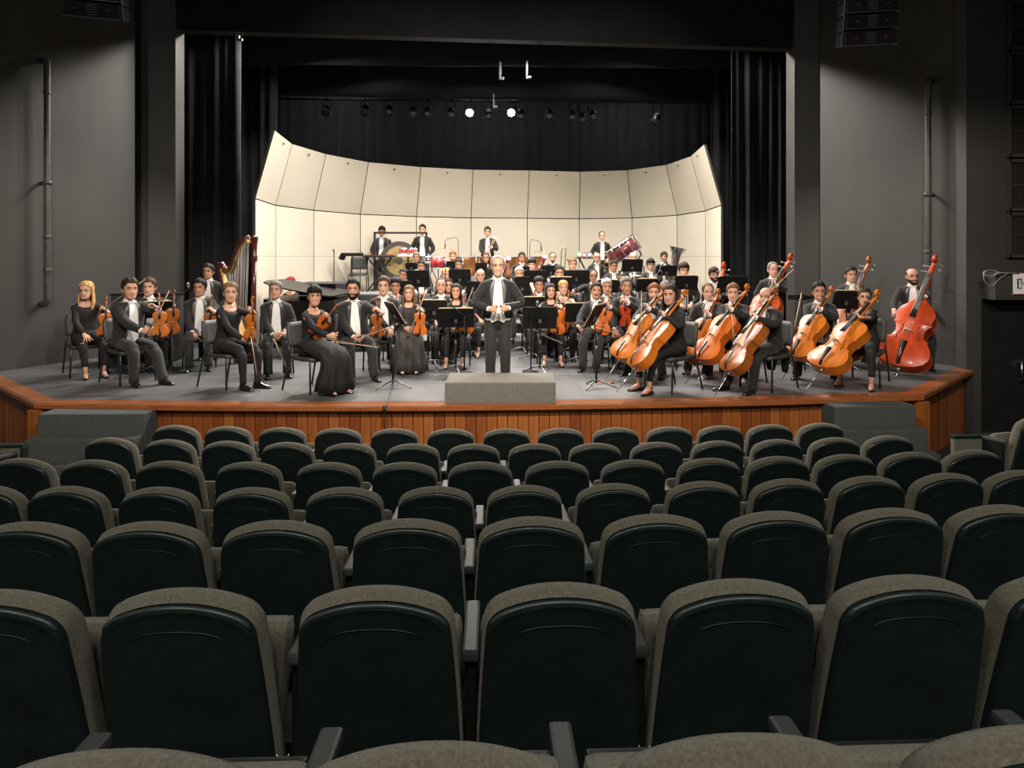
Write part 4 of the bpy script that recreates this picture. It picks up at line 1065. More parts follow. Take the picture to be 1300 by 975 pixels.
def head_pt(th, z, grow=0.0, feat=True):
    w = np.interp(z, _hz, [r[1] for r in HT_]); f = np.interp(z, _hz, [r[2] for r in HT_]); bk = np.interp(z, _hz, [r[3] for r in HT_])
    s, c = math.sin(th), math.cos(th)
    x = w*math.copysign(abs(s)**0.92, s); y = (f+bk)/2+(f-bk)/2*math.copysign(abs(c)**0.92, c)
    if feat and c > 0.2:
        nz = 0.027*max(0.0, 1-((z+0.038)/0.062)**2) if z > -0.038 else 0.027*max(0.0, 1-((z+0.038)/0.016)**2)
        y += nz*math.exp(-(x/(0.0105+0.004*max(0, -z-0.02)/0.02))**2)
        y -= 0.0085*math.exp(-((abs(x)-0.032)/0.017)**2-((z-0.003)/0.013)**2)
        y += 0.004*math.exp(-((z-0.026)/0.010)**2)*math.exp(-(x/0.05)**2)
        y += 0.003*math.exp(-((abs(x)-0.040)/0.018)**2-((z+0.030)/0.016)**2)
    if grow:
        k = 1+grow/0.085; return x*k, y*k+0.0, z*k
    return x, y, z
def hairline(style, a):
    a = abs(a)           # degrees from the face
    if style == 'bald':
        return 9 if a < 78 else (0.0 if a < 110 else -0.06)
    fr = {'receding': 0.100, 'short': 0.070, 'fluffy': 0.060, 'fringe': 0.045}.get(style, 0.072)
    tm = {'receding': 0.082}.get(style, 0.050)
    return np.interp(a, [0, 28, 50, 72, 84, 110, 130, 180], [fr, fr, tm, 0.022, -0.022, -0.012, -0.055, -0.07])
def ik(S, T, l1, l2, pole):
    S = np.array(S, float); T = np.array(T, float); v = T-S; L = np.linalg.norm(v)
    mx = (l1+l2)*0.985
    if L > mx: T = S+v/L*mx; v = T-S; L = mx
    L = max(L, abs(l1-l2)+0.02)
    a = (l1*l1-l2*l2+L*L)/(2*L); h = math.sqrt(max(0.0, l1*l1-a*a)); d = v/np.linalg.norm(v)
    p = np.array(pole, float); p = nrm(p-d*np.dot(p, d))
    return S+d*a+p*h, S+d*L
def limb(S, E, T, fr=(0, .3, .6, .84), fr2=(.16, .4, .7, 1.0)):
    S, E, T = map(np.array, (S, E, T)); pts = [S*(1-u)+E*u for u in fr]
    pts.append(E*0.80+(S*0.10+T*0.10)); pts += [E*(1-u)+T*u for u in fr2]
    return pts
def hand_geo(b, wrist, fd, back, side, pose, mi, sc=1.0):
    """wrist point, finger direction, back-of-hand normal, side = +1 thumb towards cross(back, fd)"""
    x = nrm(fd); z = nrm(np.array(back)-x*np.dot(back, x)); y = np.cross(z, x)*side
    def T(v): return np.array(wrist)+(x*v[0]+y*v[1]+z*v[2])*sc
    rings = []
    for u, hw, ht in ((-0.03, .024, .019), (0.0, .025, .018), (.03, .036, .017), (.06, .041, .016), (.09, .040, .0135), (.097, .036, .009)):
        rings.append([tuple(T((u, hw*math.cos(a), ht*math.sin(a)))) for a in np.linspace(0, 2*math.pi, 10, endpoint=False)])
    b.loft(rings, mi)
    curl = {'lap': (0.25, 0.35, 0.25), 'grip': (0.85, 1.15, 0.7), 'hold': (0.6, 0.9, 0.6), 'fist': (1.2, 1.5, 1.0)}[pose]
    for k, (yy, L) in enumerate(((0.030, .072), (0.0105, .082), (-0.0095, .076), (-0.029, .060))):
        p = np.array((0.088, yy, 0.0)); a = 0.0; pts = [T(p)]; spread = yy*1.2
        for seg, c in zip((0.44, 0.32, 0.24), curl):
            a += c*(1.0+0.06*k)
            p = p+np.array((math.cos(a)*L*seg, spread*seg, -math.sin(a)*L*seg)); pts.append(T(p))
        b.tube(pts, [0.0095*sc, 0.009*sc, 0.0082*sc, 0.0058*sc], 6, mi)
    tc = 0.9 if pose in ('grip', 'fist', 'hold') else 0.35
    pts = [T((0.025, 0.026, -0.004)), T((0.052, 0.050, -0.012-0.014*tc)), T((0.078, 0.058-0.016*tc, -0.018-0.026*tc)), T((0.10, 0.056-0.034*tc, -0.02-0.034*tc))]
    b.tube(pts, [0.013*sc, 0.0115*sc, 0.010*sc, 0.007*sc], 6, mi)
def foot_shoe(b, ank, yaw, mi, low=False, sc=1.0, z0=0.0):
    c, s = math.cos(yaw), math.sin(yaw)
    def T(u, w, h): return (ank[0]+(s*u+c*w)*sc, ank[1]+(-c*u+s*w)*sc, z0+h*sc)
    st = [(-.075, .020, .050), (-.062, .030, .078), (-.03, .034, .098), (.015, .036, .096), (.06, .040, .072), (.11, .046, .056), (.155, .044, .046), (.19, .032, .036), (.207, .012, .022)]
    if low: st = [(-.070, .018, .045), (-.058, .026, .050), (-.03, .029, .040), (.015, .030, .034), (.06, .034, .030), (.10, .038, .034), (.135, .034, .036), (.165, .022, .030), (.185, .008, .018)]
    b.loft([[T(u, w*math.cos(a), max(0.0, h*math.sin(a)) if math.sin(a) > -0.01 else 0.0) for a in np.linspace(0, 2*math.pi, 12, endpoint=False)] for u, w, h in st], mi)
PEOPLE = {}
def person(key, px, d, ytop, phi, desc, zf=0.0, sex='m', stand=False, hz=None, skin='b', hair='dark', style='short', beard=None, glasses=False, top='tails', legs='trousers',
           lean=0.05, fat=1.0, hyaw=None, pitch=0.0, roll=0.0, smile=False, lh=None, rh=None, lp='lap', rp='lap', feet=None, sleeve='long', lips=None, tailcoat=False, lapel='satin',
           chairl=None, hs=1.13, lpole=None, rpole=None, lfd=None, rfd=None, shoes='black', cloth=None, stool=False):
    ph = math.radians(phi)
    seg = 16
    x0, y0 = W(px, d); fdir = np.array((math.sin(ph), -math.cos(ph)))
    ztop = CH-(ytop-YH)*d/F
    if hz is None: hz = 0.555 if not stand else 0.93
    S = (ztop-zf-hz)/(0.680+0.1195*hs*(1 if sex == 'm' else 0.96)+0.010)
    if stand:
        S = min(1.08, max(0.86, (ztop-zf)/1.74)); hz = ztop-zf-0.82*S
    S = min(1.16, max(0.84, S))
    loc = (x0-fdir[0]*math.sin(lean)*0.66*S, y0-fdir[1]*math.sin(lean)*0.66*S, zf)
    root = thing('person', desc, 'person', loc, ph)
    TB = TM if sex == 'm' else TF
    u = np.array((0, -math.sin(lean), math.cos(lean))); fv = np.array((0, -math.cos(lean), -math.sin(lean))); hip = np.array((0, 0.0, hz))
    def tp(t, x=0.0, f=0.0): return hip+(u*t+fv*f)*S+np.array((x*S, 0, 0))
    ts = [r[0] for r in TB]
    def tdim(t, g=0.0):
        rx, rf, rb = (np.interp(t, ts, [r[k] for r in TB]) for k in (1, 2, 3))
        bel = math.exp(-((t-0.14)/0.14)**2)*(fat-1)
        return rx*(1+bel*0.8+(fat-1)*0.25)+g, rf*(1+bel*1.5+(fat-1)*0.2)+g, rb*(1+(fat-1)*0.3)+g
    def tring(t, g, angs):
        rx, rf, rb = tdim(t, g); out = []
        for a in angs:
            s, c = math.sin(a), math.cos(a)
            out.append(tuple(tp(t, rx*math.copysign(abs(s)**0.85, s), (rf if c > 0 else rb)*math.copysign(abs(c)**0.85, c))))
        return out
    full = np.linspace(0, 2*math.pi, 20, endpoint=False)
    loc2 = lambda p: local_to(loc, ph, p)
    # -------- skeleton
    sj = {s: tp(0.452 if sex == 'm' else 0.445, s*(0.185 if sex == 'm' else 0.160)*(1+(fat-1)*0.3), -0.005) for s in (-1, 1)}
    l1, l2 = (0.295*S, 0.262*S) if sex == 'm' else (0.275*S, 0.245*S)
    th, shn = (0.43, 0.43)
    knees = {}; ank = {}
    for s in (-1, 1):
        hj = np.array((s*0.09*S, -0.02, hz-0.01))
        if stand and not stool: a_ = np.array((s*0.10, 0.0, 0.08))
        else:
            fx, fy = (feet[0 if s < 0 else 1] if feet else (s*0.13, -0.50))
            a_ = np.array((fx, fy, 0.085))
        if not stand:
            tl = 0.43 if hz < 0.65 else 0.44
            k_, a2 = ik(hj, a_, tl, 0.43 if hz < 0.65 else 0.46, (s*0.15, -1, 0.9))
            if hz < 0.65: k_[2] = min(k_[2], 0.55)
        else:
            tl = (hz-0.08)/2; k_, a2 = ik(hj, a_, tl*1.004, tl*1.004, (0, -1, 0))
        knees[s] = k_; ank[s] = a_
    hands = {}
    for s, tgt, pole, pose in ((-1, rh, rpole, rp), (1, lh, lpole, lp)):
        if tgt is None:
            if stand: T = tp(0.02, s*0.17, 0.13) if pose != 'side' else tp(-0.05, s*0.25, 0.03)
            else: T = knees[s]*0.62+np.array((s*0.09*S, -0.02, hz-0.01))*0.38+np.array((0, 0.02, 0.115))
        else: T = loc2(tgt)
        E, Wr = ik(sj[s], T, l1, l2, pole if pole is not None else (s*0.75, 0.55, -0.6))
        hands[s] = (E, Wr)
    # -------- body: one mesh (torso, neck, head, arms, hands, lower legs)
    b = MB()
    b.loft([tring(t, (-0.024 if t < 0.45 else -0.016) if t < 0.5 and sleeve != 'none' else (-0.01 if t < 0.4 else 0.0), full) for t in ts], 0)
    nr = 0.058 if sex == 'm' else 0.049
    hc = tp(0.680, 0, 0.022); hy = math.radians(hyaw if hyaw is not None else max(-55, min(55, -phi*0.75)))
    HR = (rotz(hy) @ rotx(-pitch) @ roty(roll)).to_3x3()
    HS = hs*S*(1.0 if sex == 'm' else 0.96)
    def hp(x, y, z): return np.array(HR @ Vector((x*HS, -y*HS, z*HS)))+hc
    nk = [tp(0.49, 0, -0.012), tp(0.53, 0, -0.008), tp(0.575, 0, 0.0), hp(0, -0.012, -0.075), hp(0, -0.01, -0.03)]
    b.tube(nk, [nr*1.25*S, nr*1.03*S, nr*S, nr*0.98*S, nr*0.9*S], 14, 0)
    ths = np.linspace(0, 2*math.pi, 30, endpoint=False)
    b.loft([[tuple(hp(*head_pt(t_, z))) for t_ in ths] for z in HZ], 0)
    for s in (-1, 1):
        b.ell(hp(s*0.073, -0.012, -0.008), (0.010*HS, 0.019*HS, 0.030*HS), 0, rotz(hy) @ rotz(-s*0.35))
        ex, ey, ez = s*0.0315, head_pt(math.asin(min(0.95, 0.0315/0.0705)), 0.004)[1], 0.004
        b.ell(hp(ex, ey-0.004, ez), (0.0145*HS, 0.007*HS, 0.0068*HS), 1, rotz(hy), 8, 6)
        b.ell(hp(ex, ey+0.0015, ez), (0.0078*HS, 0.0036*HS, 0.0070*HS), 2, rotz(hy), 8, 5)
        br = [hp(s*(0.013+0.038*q), head_pt(math.asin(min(.95, (0.013+0.038*q)/0.072)), 0.024)[1]+0.002, 0.022+0.006*math.sin(q*2.6)) for q in (0, .35, .7, 1)]
        b.tube(br, [0.0042*HS, 0.0052*HS, 0.0046*HS, 0.0025*HS], 5, 4)
        lid = [hp(s*(0.018+0.028*q), head_pt(math.asin(min(.95, (0.018+0.028*q)/0.071)), 0.010)[1]+0.0015, 0.0095+0.003*math.sin(q*3.1)) for q in (0, .33, .66, 1)]
        b.tube(lid, 0.0024*HS, 4, 2)
    mw = 0.026 if smile else 0.022; my = 0.006 if smile else 0.0
    for q_, (dz, rr) in enumerate(((-0.0600, 0.0045), (-0.0690, 0.0055))):
        pts = [hp(x_, head_pt(math.asin(min(.9, abs(x_)/0.058))*np.sign(x_), -0.064)[1]+0.001, dz+my*(abs(x_)/mw)**2) for x_ in np.linspace(-mw, mw, 7)]
        b.tube(pts, [0.0015*HS]+[rr*HS]*5+[0.0015*HS], 6, 3)
    if smile:
        pts = [hp(x_, head_pt(math.asin(abs(x_)/0.058)*np.sign(x_), -0.064)[1]+0.003, -0.0640+my*(abs(x_)/mw)**2) for x_ in np.linspace(-mw*0.8, mw*0.8, 5)]
        b.tube(pts, [0.002*HS, 0.0042*HS, 0.0045*HS, 0.0042*HS, 0.002*HS], 6, 5)
    for s, pose in ((-1, rp), (1, lp)):
        E, Wr = hands[s]
        r_ = [.052, .047, .043, .040, .038, .039, .036, .029, .026] if sex == 'm' else [.044, .040, .036, .034, .033, .033, .030, .025, .0225]
        cov = 0.70 if (sleeve == 'long' and top != 'none') else (0.9 if sleeve == 'elbow' else 1.0)
        b.tube(limb(sj[s], E, Wr), [x*S*(cov if i_ < 8 else 1.0)*(0.55 if i_ == 0 and sleeve != 'none' else 1.0) for i_, x in enumerate(r_)], 12, 0)
        fo = nrm(Wr-E); fdv = lfd if s > 0 else rfd
        if fdv is not None: fd = np.array(rotz(-ph).to_3x3() @ Vector(fdv))
        elif pose == 'lap': fd = nrm(fo*0.8+np.array((-s*0.15, -0.35, -0.35)))
        else: fd = nrm(fo*0.7+np.array((-s*0.5, -0.2, 0.1)))
        back = np.array((s*0.25, 0.0, 1.0)) if pose == 'lap' else np.array((s*0.9, -0.45, 0.15))
        hand_geo(b, Wr+fo*0.01, fd, back, -s if pose != 'x' else s, pose if pose in ('lap', 'grip', 'hold', 'fist') else 'lap', 0, S*0.98*(1 if sex == 'm' else 0.92))
    for s in (-1, 1):
        if legs in ('bare', 'cropped', 'gown'):
            b.tube([knees[s], knees[s]*0.5+ank[s]*0.5, knees[s]*0.28+ank[s]*0.72, ank[s]+np.array((0, 0, 0.05)), ank[s]+np.array((0, 0, -0.03))], [0.03, 0.034, 0.034, 0.029, 0.029], 10, 0)
            yaw = s*0.12
            b.tube([ank[s]+np.array((0, 0.035, -0.04)), ank[s]+np.array((0, -0.02, -0.02)), ank[s]+np.array((s*0.01, -0.08, -0.045)), ank[s]+np.array((s*0.015, -0.15, -0.066))], [0.026, 0.034, 0.030, 0.022], 8, 0)
        else:
            hj = np.array((s*0.09*S, -0.02, hz-0.01))
            b.tube(limb(hj, knees[s], ank[s]), [0.065, .06, .055, .05, .048, .045, .043, .035, .03], 10, 0)
    lipm = M_LIPR if lips == 'red' else M_LIP
    b.build('body', [SKIN[skin], M_EYEW, M_EYED, lipm, HAIR[hair if hair not in ('white', 'wine') else ('grey' if hair == 'white' else 'dark')], M_TEETH], root)
    # -------- hair
    hb_ = MB()
    zs = [-.075, -.06, -.045, -.03, -.015, 0, .015, .03, .045, .06, .072, .084, .095, .105, .113, .118, .1196]
    tt = np.linspace(-math.pi, math.pi, 41)
    g0 = {'fluffy': 0.026, 'bald': 0.006, 'receding': 0.009, 'fringe': 0.018}.get(style, 0.013)
    grid = []
    for z in zs:
        row = []
        for t_ in tt:
            g = g0*(0.55+0.45*min(1, max(0, (z-hairline(style, math.degrees(t_)))/0.03)))+0.0025*math.sin(t_*9+z*60)+(0.008 if style in ('short', 'fringe') and z > 0.07 and abs(t_) < 0.8 else 0)
            row.append(tuple(hp(*head_pt(t_, z, g, False))))
        grid.append(row)
    lim = 0.055 if style == 'bald' else 9
    n = len(tt)
    fs = []
    for i in range(len(zs)-1):
        for j in range(n-1):
            zc = (zs[i]+zs[i+1])/2; ac = math.degrees((tt[j]+tt[j+1])/2)
            if zc > hairline(style, ac) and zc < lim: fs.append((i*n+j, i*n+j+1, (i+1)*n+j+1, (i+1)*n+j))
    hb_.add([p for r in grid for p in r], fs, 0, True)
    if style in ('long', 'longwave'):
        ln = 0.30 if style == 'longwave' else 0.26
        rings = []
        for k in range(9):
            v = k/8.0; z = 0.055-ln*v*1.05; row = []; inn = []
            for a in np.linspace(math.radians(62), math.radians(298), 17):
                rx = 0.083+0.018*math.sin(v*2.6)+0.004*math.sin(a*11+v*5); ry = 0.108+0.01*v
                if v > 0.55: fx = 0.03*(v-0.55)
                else: fx = 0
                row.append(tuple(hp(rx*math.sin(a), -0.004+ry*math.cos(a)*(0.55 if math.cos(a) > 0 else 1.0)+fx, z)))
                inn.append(tuple(hp((rx-0.02)*math.sin(a), -0.004+(ry-0.02)*math.cos(a)*(0.55 if math.cos(a) > 0 else 1.0)+fx, z)))
            rings.append(row+inn[::-1])
        hb_.loft(rings, 0, True)
    if style == 'bun': hb_.ell(hp(0, -0.115, 0.03), (0.042*HS, 0.036*HS, 0.042*HS), 0)
    if style == 'pony':
        hb_.tube([hp(0, -0.10, 0.03), hp(0.0, -0.135, 0.0), hp(-0.02, -0.15, -0.08), hp(-0.02, -0.13, -0.16), hp(-0.01, -0.11, -0.24)], [0.022, 0.034, 0.042, 0.036, 0.012], 10)
    hb_.build('hair', HAIR[hair], root)
    if beard:
        bb_ = MB(); zs2 = [-.117, -.108, -.098, -.086, -.075, -.065, -.055, -.045, -.035]; t2 = np.linspace(-1.75, 1.75, 27); gr = []; fs = []
        for z in zs2: gr.append([tuple(hp(*head_pt(t_, z, 0.007, False))) for t_ in t2])
        for i in range(len(zs2)-1):
            for j in range(26):
                zc = (zs2[i]+zs2[i+1])/2; a = abs(t2[j]+t2[j+1])/2
                if a < 0.34 and -0.076 < zc < -0.054: continue
                if a < 0.9 and zc > -0.045: continue
                if beard == 'goatee' and a > 0.62: continue
                if beard == 'moustache' and not (zc > -0.06 and a < 0.45): continue
                if beard != 'moustache': fs.append((i*27+j, i*27+j+1, (i+1)*27+j+1, (i+1)*27+j))
        if fs: bb_.add([p for r in gr for p in r], fs, 0, True)
        bb_.tube([hp(x_, head_pt(math.asin(min(.9, abs(x_)/0.058))*np.sign(x_), -0.052)[1]+0.003, -0.0515-0.006*(abs(x_)/0.027)**2) for x_ in np.linspace(-0.027, 0.027, 7)], [0.003*HS]+[0.0055*HS]*5+[0.003*HS], 6)
        bb_.build('beard' if beard != 'moustache' else 'moustache', HAIR[hair if style != 'bald' and hair != 'white' else ('dark' if hair != 'white' else 'white')] if beard != 'red' else HAIR['red'], root)
    if glasses:
        gb = MB()
        for s in (-1, 1):
            gb.tube([hp(s*0.033+0.021*math.cos(a), 0.088, 0.002+0.0145*math.sin(a)) for a in np.linspace(0, 2*math.pi, 15)], 0.0022*HS, 5)
            gb.tube([hp(s*0.054, 0.087, 0.006), hp(s*0.074, 0.06, 0.006), hp(s*0.079, -0.005, 0.002)], 0.0018*HS, 5)
        gb.tube([hp(-0.012, 0.089, 0.005), hp(0, 0.093, 0.008), hp(0.012, 0.089, 0.005)], 0.002*HS, 5)
        gb.build('glasses', M_GLASSF, root)
    # -------- clothes
    wool = cloth or M_WOOL
    if top in ('tails', 'suit', 'ladyjacket', 'white_tie'):
        jm = wool if top != 'ladyjacket' else M_BLKCLOTH
        t0 = -0.06 if not stand else 0.02
        tl_ = list(np.linspace(t0, 0.43, 9))+[0.46, 0.485, 0.503, 0.522]
        def gap(t): 
            if top == 'ladyjacket': return np.interp(t, [0.2, 0.4, 0.5], [0.004, 0.035, 0.05])
            return np.interp(t, [t0, 0.1, 0.30, 0.45, 0.52], [0.100 if stand else 0.080, 0.074, 0.062, 0.050, 0.034])
        def edge(t, g):
            rx = tdim(t, g)[0]; v = min(0.98, gap(t)/rx); return math.asin(v**(1/0.85))
        gj = 0.018
        def grow(t): return gj+0.010*math.exp(-((t-0.475)/0.03)**2)
        jb = MB(); rings = []
        for t in tl_:
            e = edge(t, grow(t)); angs = np.linspace(e, 2*math.pi-e, 27)
            r = tring(t, grow(t)+0.003*math.sin(t*60), angs)
            rings.append(r)
        jb.loft(rings, 0, False)
        for s, (E, Wr) in hands.items():
            cut = {'long': 1.0}.get(sleeve, 1.0)
            pts = limb(tp(0.448, s*0.150, -0.005), E, Wr)
            pts[0] = pts[0]
            rr = [.074, .070, .063, .059, .058, .057, .054, .047, .042] if sex == 'm' else [.060, .056, .050, .047, .046, .046, .043, .038, .034]
            rr = [r_*S*(1+0.045*math.sin(i*2.3+px)) for i, r_ in enumerate(rr)]
            # crumpled sleeve: extra rings
            pp, r2 = [], []
            for i in range(len(pts)-1):
                for q in (0, 0.5):
                    pp.append(pts[i]*(1-q)+pts[i+1]*q); r2.append((rr[i]*(1-q)+rr[i+1]*q)*(1+(0.035 if q else -0.02)))
            pp.append(pts[-1]); r2.append(rr[-1])
            jb.tube(pp, r2, 14)
        j = jb.build('jacket', jm, root)
        sd = j.modifiers.new('cloth', 'SOLIDIFY'); sd.thickness = 0.004; sd.offset = -1
        if top != 'ladyjacket':
            for s in (-1, 1):
                lb = MB(); rings = []
                for t, lw in ((0.525, 0.012), (0.50, 0.028), (0.45, 0.050), (0.40, 0.056), (0.33, 0.045), (0.26, 0.030), (0.18, 0.012)):
                    g = grow(t)+0.006; rx = tdim(t, g)[0]
                    a0 = edge(t, g); a1 = math.asin(min(0.98, ((gap(t)+lw)/rx))**(1/0.85))
                    angs = [a0, a0*0.5+a1*0.5, a1]
                    rings.append(tring(t, g, [a*s for a in angs]))
                lb.loft(rings, 0, False); o = lb.build('lapel', M_SATING if lapel == 'grey' else M_SATIN, root)
                sd = o.modifiers.new('cloth', 'SOLIDIFY'); sd.thickness = 0.006
            # shirt front, collar, bow tie, cuffs
            sb = MB(); angs = np.linspace(-0.95, 0.95, 15)
            sb.loft([tring(t, 0.010 if t < 0.45 else 0.012, angs) for t in list(np.linspace(-0.05 if not stand else -0.01, 0.47, 9))+[0.50, 0.516]], 0, False); shirt = sb.build('shirt', M_SHIRT, root)
            cb = MB(); rr = []
            for t, r_ in ((0.508, 1.22), (0.535, 1.12), (0.556, 1.09), (0.560, 1.05), (0.53, 1.03)):
                c = tp(t, 0, -0.004+0.10*(t-0.51)); rr.append([tuple(c+(np.array((math.sin(a), 0, 0))*nr*r_*S)+fv*nr*r_*1.05*S*math.cos(a)) for a in full])
            cb.loft(rr, 0, True, False, False); cb.build('collar', M_SHIRT, root)
            bt = MB(); c0 = tp(0.522, 0, nr*1.30+0.012)
            def B(x, z, f): return tuple(c0+np.array((x*S, 0, 0))+u*z*S+fv*f*S)
            for s in (-1, 1): bt.prism([(s*0.004, -0.007), (s*0.046, -0.021), (s*0.052, 0.0), (s*0.046, 0.021), (s*0.004, 0.007)], -0.005, 0.009, lambda x, z, f: B(x, z, f))
            bt.ell(c0, (0.009*S, 0.009*S, 0.010*S), nu=8, nv=6); bt.build('bow_tie', M_SHIRT, root)
            if top == 'white_tie':
                vb = MB(); ang2 = np.linspace(-0.95, 0.95, 13); rings = []
                for t in np.linspace(0.02, 0.24, 6): rings.append(tring(t, 0.014, ang2))
                low = []
                for a in ang2:
                    dip = 0.055*max(0, 1-abs(abs(a)-0.28)/0.28); low.append(tuple(np.array(tring(0.02, 0.016, [a])[0])-u*(0.01+dip)*S))
                vb.loft([low]+rings, 0, False); vb.build('waistcoat', M_GOLDCLOTH, root)
            for s, (E, Wr) in hands.items():
                fo = nrm(Wr-E); cf = MB(); cf.tube([Wr-fo*0.03, Wr+fo*0.012], [0.037*S, 0.036*S], 12); cf.build('cuff', M_SHIRT, root)
            if tailcoat or stand:
                tb = MB()
                for s in (-1, 1):
                    if stand: path = [tp(0.03, s*0.09, -0.14), tp(-0.15, s*0.095, -0.165), tp(-0.33, s*0.09, -0.15), tp(-0.47, s*0.08, -0.135)]
                    else: path = [tp(0.0, s*0.09, -0.155), np.array((s*0.10, 0.205, hz-0.06)), np.array((s*0.105, 0.215, hz-0.22)), np.array((s*0.10, 0.21, hz-0.36))]
                    tb.tube(path, [(0.085, 0.012), (0.095, 0.012), (0.085, 0.011), (0.05, 0.009)], 10)
                tb.build('coat_tail', jm, root)
    if top in ('blouse', 'dress', 'ladyjacket'):
        cm = cloth if (cloth and top != 'ladyjacket') else M_BLKCLOTH
        db = MB(); rings = []
        tmax = 0.502 if sleeve != 'none' else 0.485
        angs = full
        for t in list(np.linspace(-0.08 if not stand else -0.12, 0.40, 10))+[0.43, 0.455, tmax]:
            r = tring(t, 0.008+0.003*math.sin(t*50), angs)
            if t > 0.42:
                dp = (0.050 if sleeve != 'none' else 0.085)*(t-0.42)/0.07
                r = [tuple(np.array(p)-u*dp*max(0.0, math.cos(a))**1.5*S*1.0) for p, a in zip(r, angs)]
            rings.append(r)
        db.loft(rings, 0, True, True, False)
        if top != 'ladyjacket':
            for s, (E, Wr) in hands.items():
                pts = limb(tp(0.44, s*0.125, -0.005), E, Wr)
                rr = [.057, .053, .048, .046, .045, .045, .043, .038, .034]
                if sleeve == 'elbow': pts, rr = pts[:6], [.060, .058, .058, .060, .062, .064]
                if sleeve == 'short': pts, rr = pts[:3], [.056, .054, .055]
                if sleeve == 'none': continue
                db.tube(pts, [r_*S*(1+0.04*math.sin(i*2.1+px)) for i, r_ in enumerate(rr)], 14)
        db.build({'blouse': 'blouse', 'dress': 'bodice', 'ladyjacket': 'blouse'}[top], cm, root)
        if sleeve == 'none':
            sb = MB()
            for s in (-1, 1): sb.tube([tp(0.40, s*0.075, 0.125), tp(0.475, s*0.085, 0.06), tp(0.505, s*0.085, 0.0), tp(0.475, s*0.085, -0.07), tp(0.40, s*0.075, -0.10)], [(0.022, 0.006)]*5, 8)
            sb.build('shoulder_strap', cm, root)
    tm_ = M_TROU if sex == 'm' else M_BLKCLOTH
    if legs in ('trousers', 'cropped'):
        lb = MB(); lb.loft([tring(t, 0.010, full) for t in ((-0.11, -0.05, 0.02, 0.10) if not stand else (-0.12, -0.05, 0.02, 0.08))], 0)
        for s in (-1, 1):
            hj = np.array((s*0.088*S, -0.02, hz-0.015))
            f = 1.0 if sex == 'm' else 0.86
            wd = (0.098, .094, .088, .083, .080, .076, .070, .066, .066)
            if sex != 'm': wd = (0.098, .092, .082, .074, .069, .064, .056, .046, .043)
            A = ank[s]+np.array((0, 0.005, -0.035 if legs == 'trousers' else 0.09))
            pts = limb(hj, knees[s], A); rr = [w*(0.96 if sex == 'm' else 0.95) for w in wd]
            pp, r2 = [], []
            for i in range(len(pts)-1):
                for q in (0, 0.5):
                    pp.append(pts[i]*(1-q)+pts[i+1]*q); r2.append((rr[i]*(1-q)+rr[i+1]*q)*(1+(0.022 if q else -0.018)))
            pp.append(pts[-1]); r2.append(rr[-1])
            lb.tube(pp, r2, 14)
        lb.build('trousers', tm_, root)
    if legs == 'gown':
        gb = MB(); rings = []; gm = cloth or M_BLKCLOTH
        kz = (knees[-1]+knees[1])/2; az = (ank[-1]+ank[1])/2
        path = [(np.array((0, 0.03, hz+0.03)), .185, .13), (np.array((0, -0.10, hz+0.005)), .195, .125), (kz*0.6+np.array((0, 0, hz))*0.4, .205, .115), (kz*0.95+np.array((0, 0.0, 0.01)), .205, .115), (kz+np.array((0, -0.035, -0.09)), .205, .12), (kz*0.5+az*0.5+np.array((0, -0.02, 0.0)), .215, .13), (az+np.array((0, 0.0, 0.10)), .235, .15), (az+np.array((0, 0.01, -0.04)), .25, .16)]
        nseg = 36
        for i, (c, hw, hd) in enumerate(path):
            t_ = nrm(path[min(i+1, len(path)-1)][0]-path[max(i-1, 0)][0]); nn = nrm(np.cross(np.array((1.0, 0, 0)), t_)); rg = []
            for k in range(nseg):
                a = 2*math.pi*k/nseg; am = 0.012*max(0, i-2)
                r_ = 1+am*math.sin(a*9+0.5*i)/hw*0.8
                rg.append(tuple(c+np.array((hw*r_*math.cos(a), 0, 0))+nn*hd*r_*math.sin(a)))
            rings.append(rg)
        gb.loft(rings); gb.build('skirt', gm, root)
        if True:
            tb = MB(); tb.loft([tring(t, 0.012, full) for t in (-0.10, -0.03, 0.05, 0.12)], 0); tb.build('waist', gm, root)
    for s in (-1, 1):
        sb = MB(); low = legs in ('bare', 'cropped', 'gown')
        foot_shoe(sb, ank[s], s*0.14, 0, low, 1.0)
        if low:
            sb.tube([ank[s]+np.array((0, 0.05, -0.045)), ank[s]+np.array((0, 0.055, -0.083))], [0.014, 0.008], 6)
            sb.tube([ank[s]+np.array((0.036*math.cos(a), 0.008+0.036*math.sin(a), 0.0)) for a in np.linspace(0, 2*math.pi, 11)], 0.005, 5)
        sb.build('shoe', M_SHOE if shoes == 'black' else M_SIGNW, root)
    if chairl: chair(loc, ph, chairl)
    if stool:
        t = thing('tall_stool', stool, 'stool', loc, ph); sz = hz-0.10
        bb_ = MB(); bb_.lathe([(0.16, sz-0.05), (0.17, sz-0.03), (0.17, sz-0.01), (0.15, sz)], 18); bb_.build('seat', M_CHAIR, t)
        for k in range(4):
            a = math.pi/4+k*math.pi/2; bb_ = MB(); bb_.tube([(0.11*math.cos(a), 0.11*math.sin(a), sz-0.04), (0.21*math.cos(a), 0.21*math.sin(a), 0)], 0.012, 6); bb_.build('leg', M_CHLEG, t)
        bb_ = MB(); bb_.tube([(0.175*math.cos(a), 0.175*math.sin(a), 0.24) for a in np.linspace(0, 2*math.pi, 17)], 0.008, 6); bb_.build('foot_ring', M_CHLEG, t)
    PEOPLE[key] = dict(loc=loc, ph=ph, hands=hands, S=S, hz=hz, sj=sj)
    return root

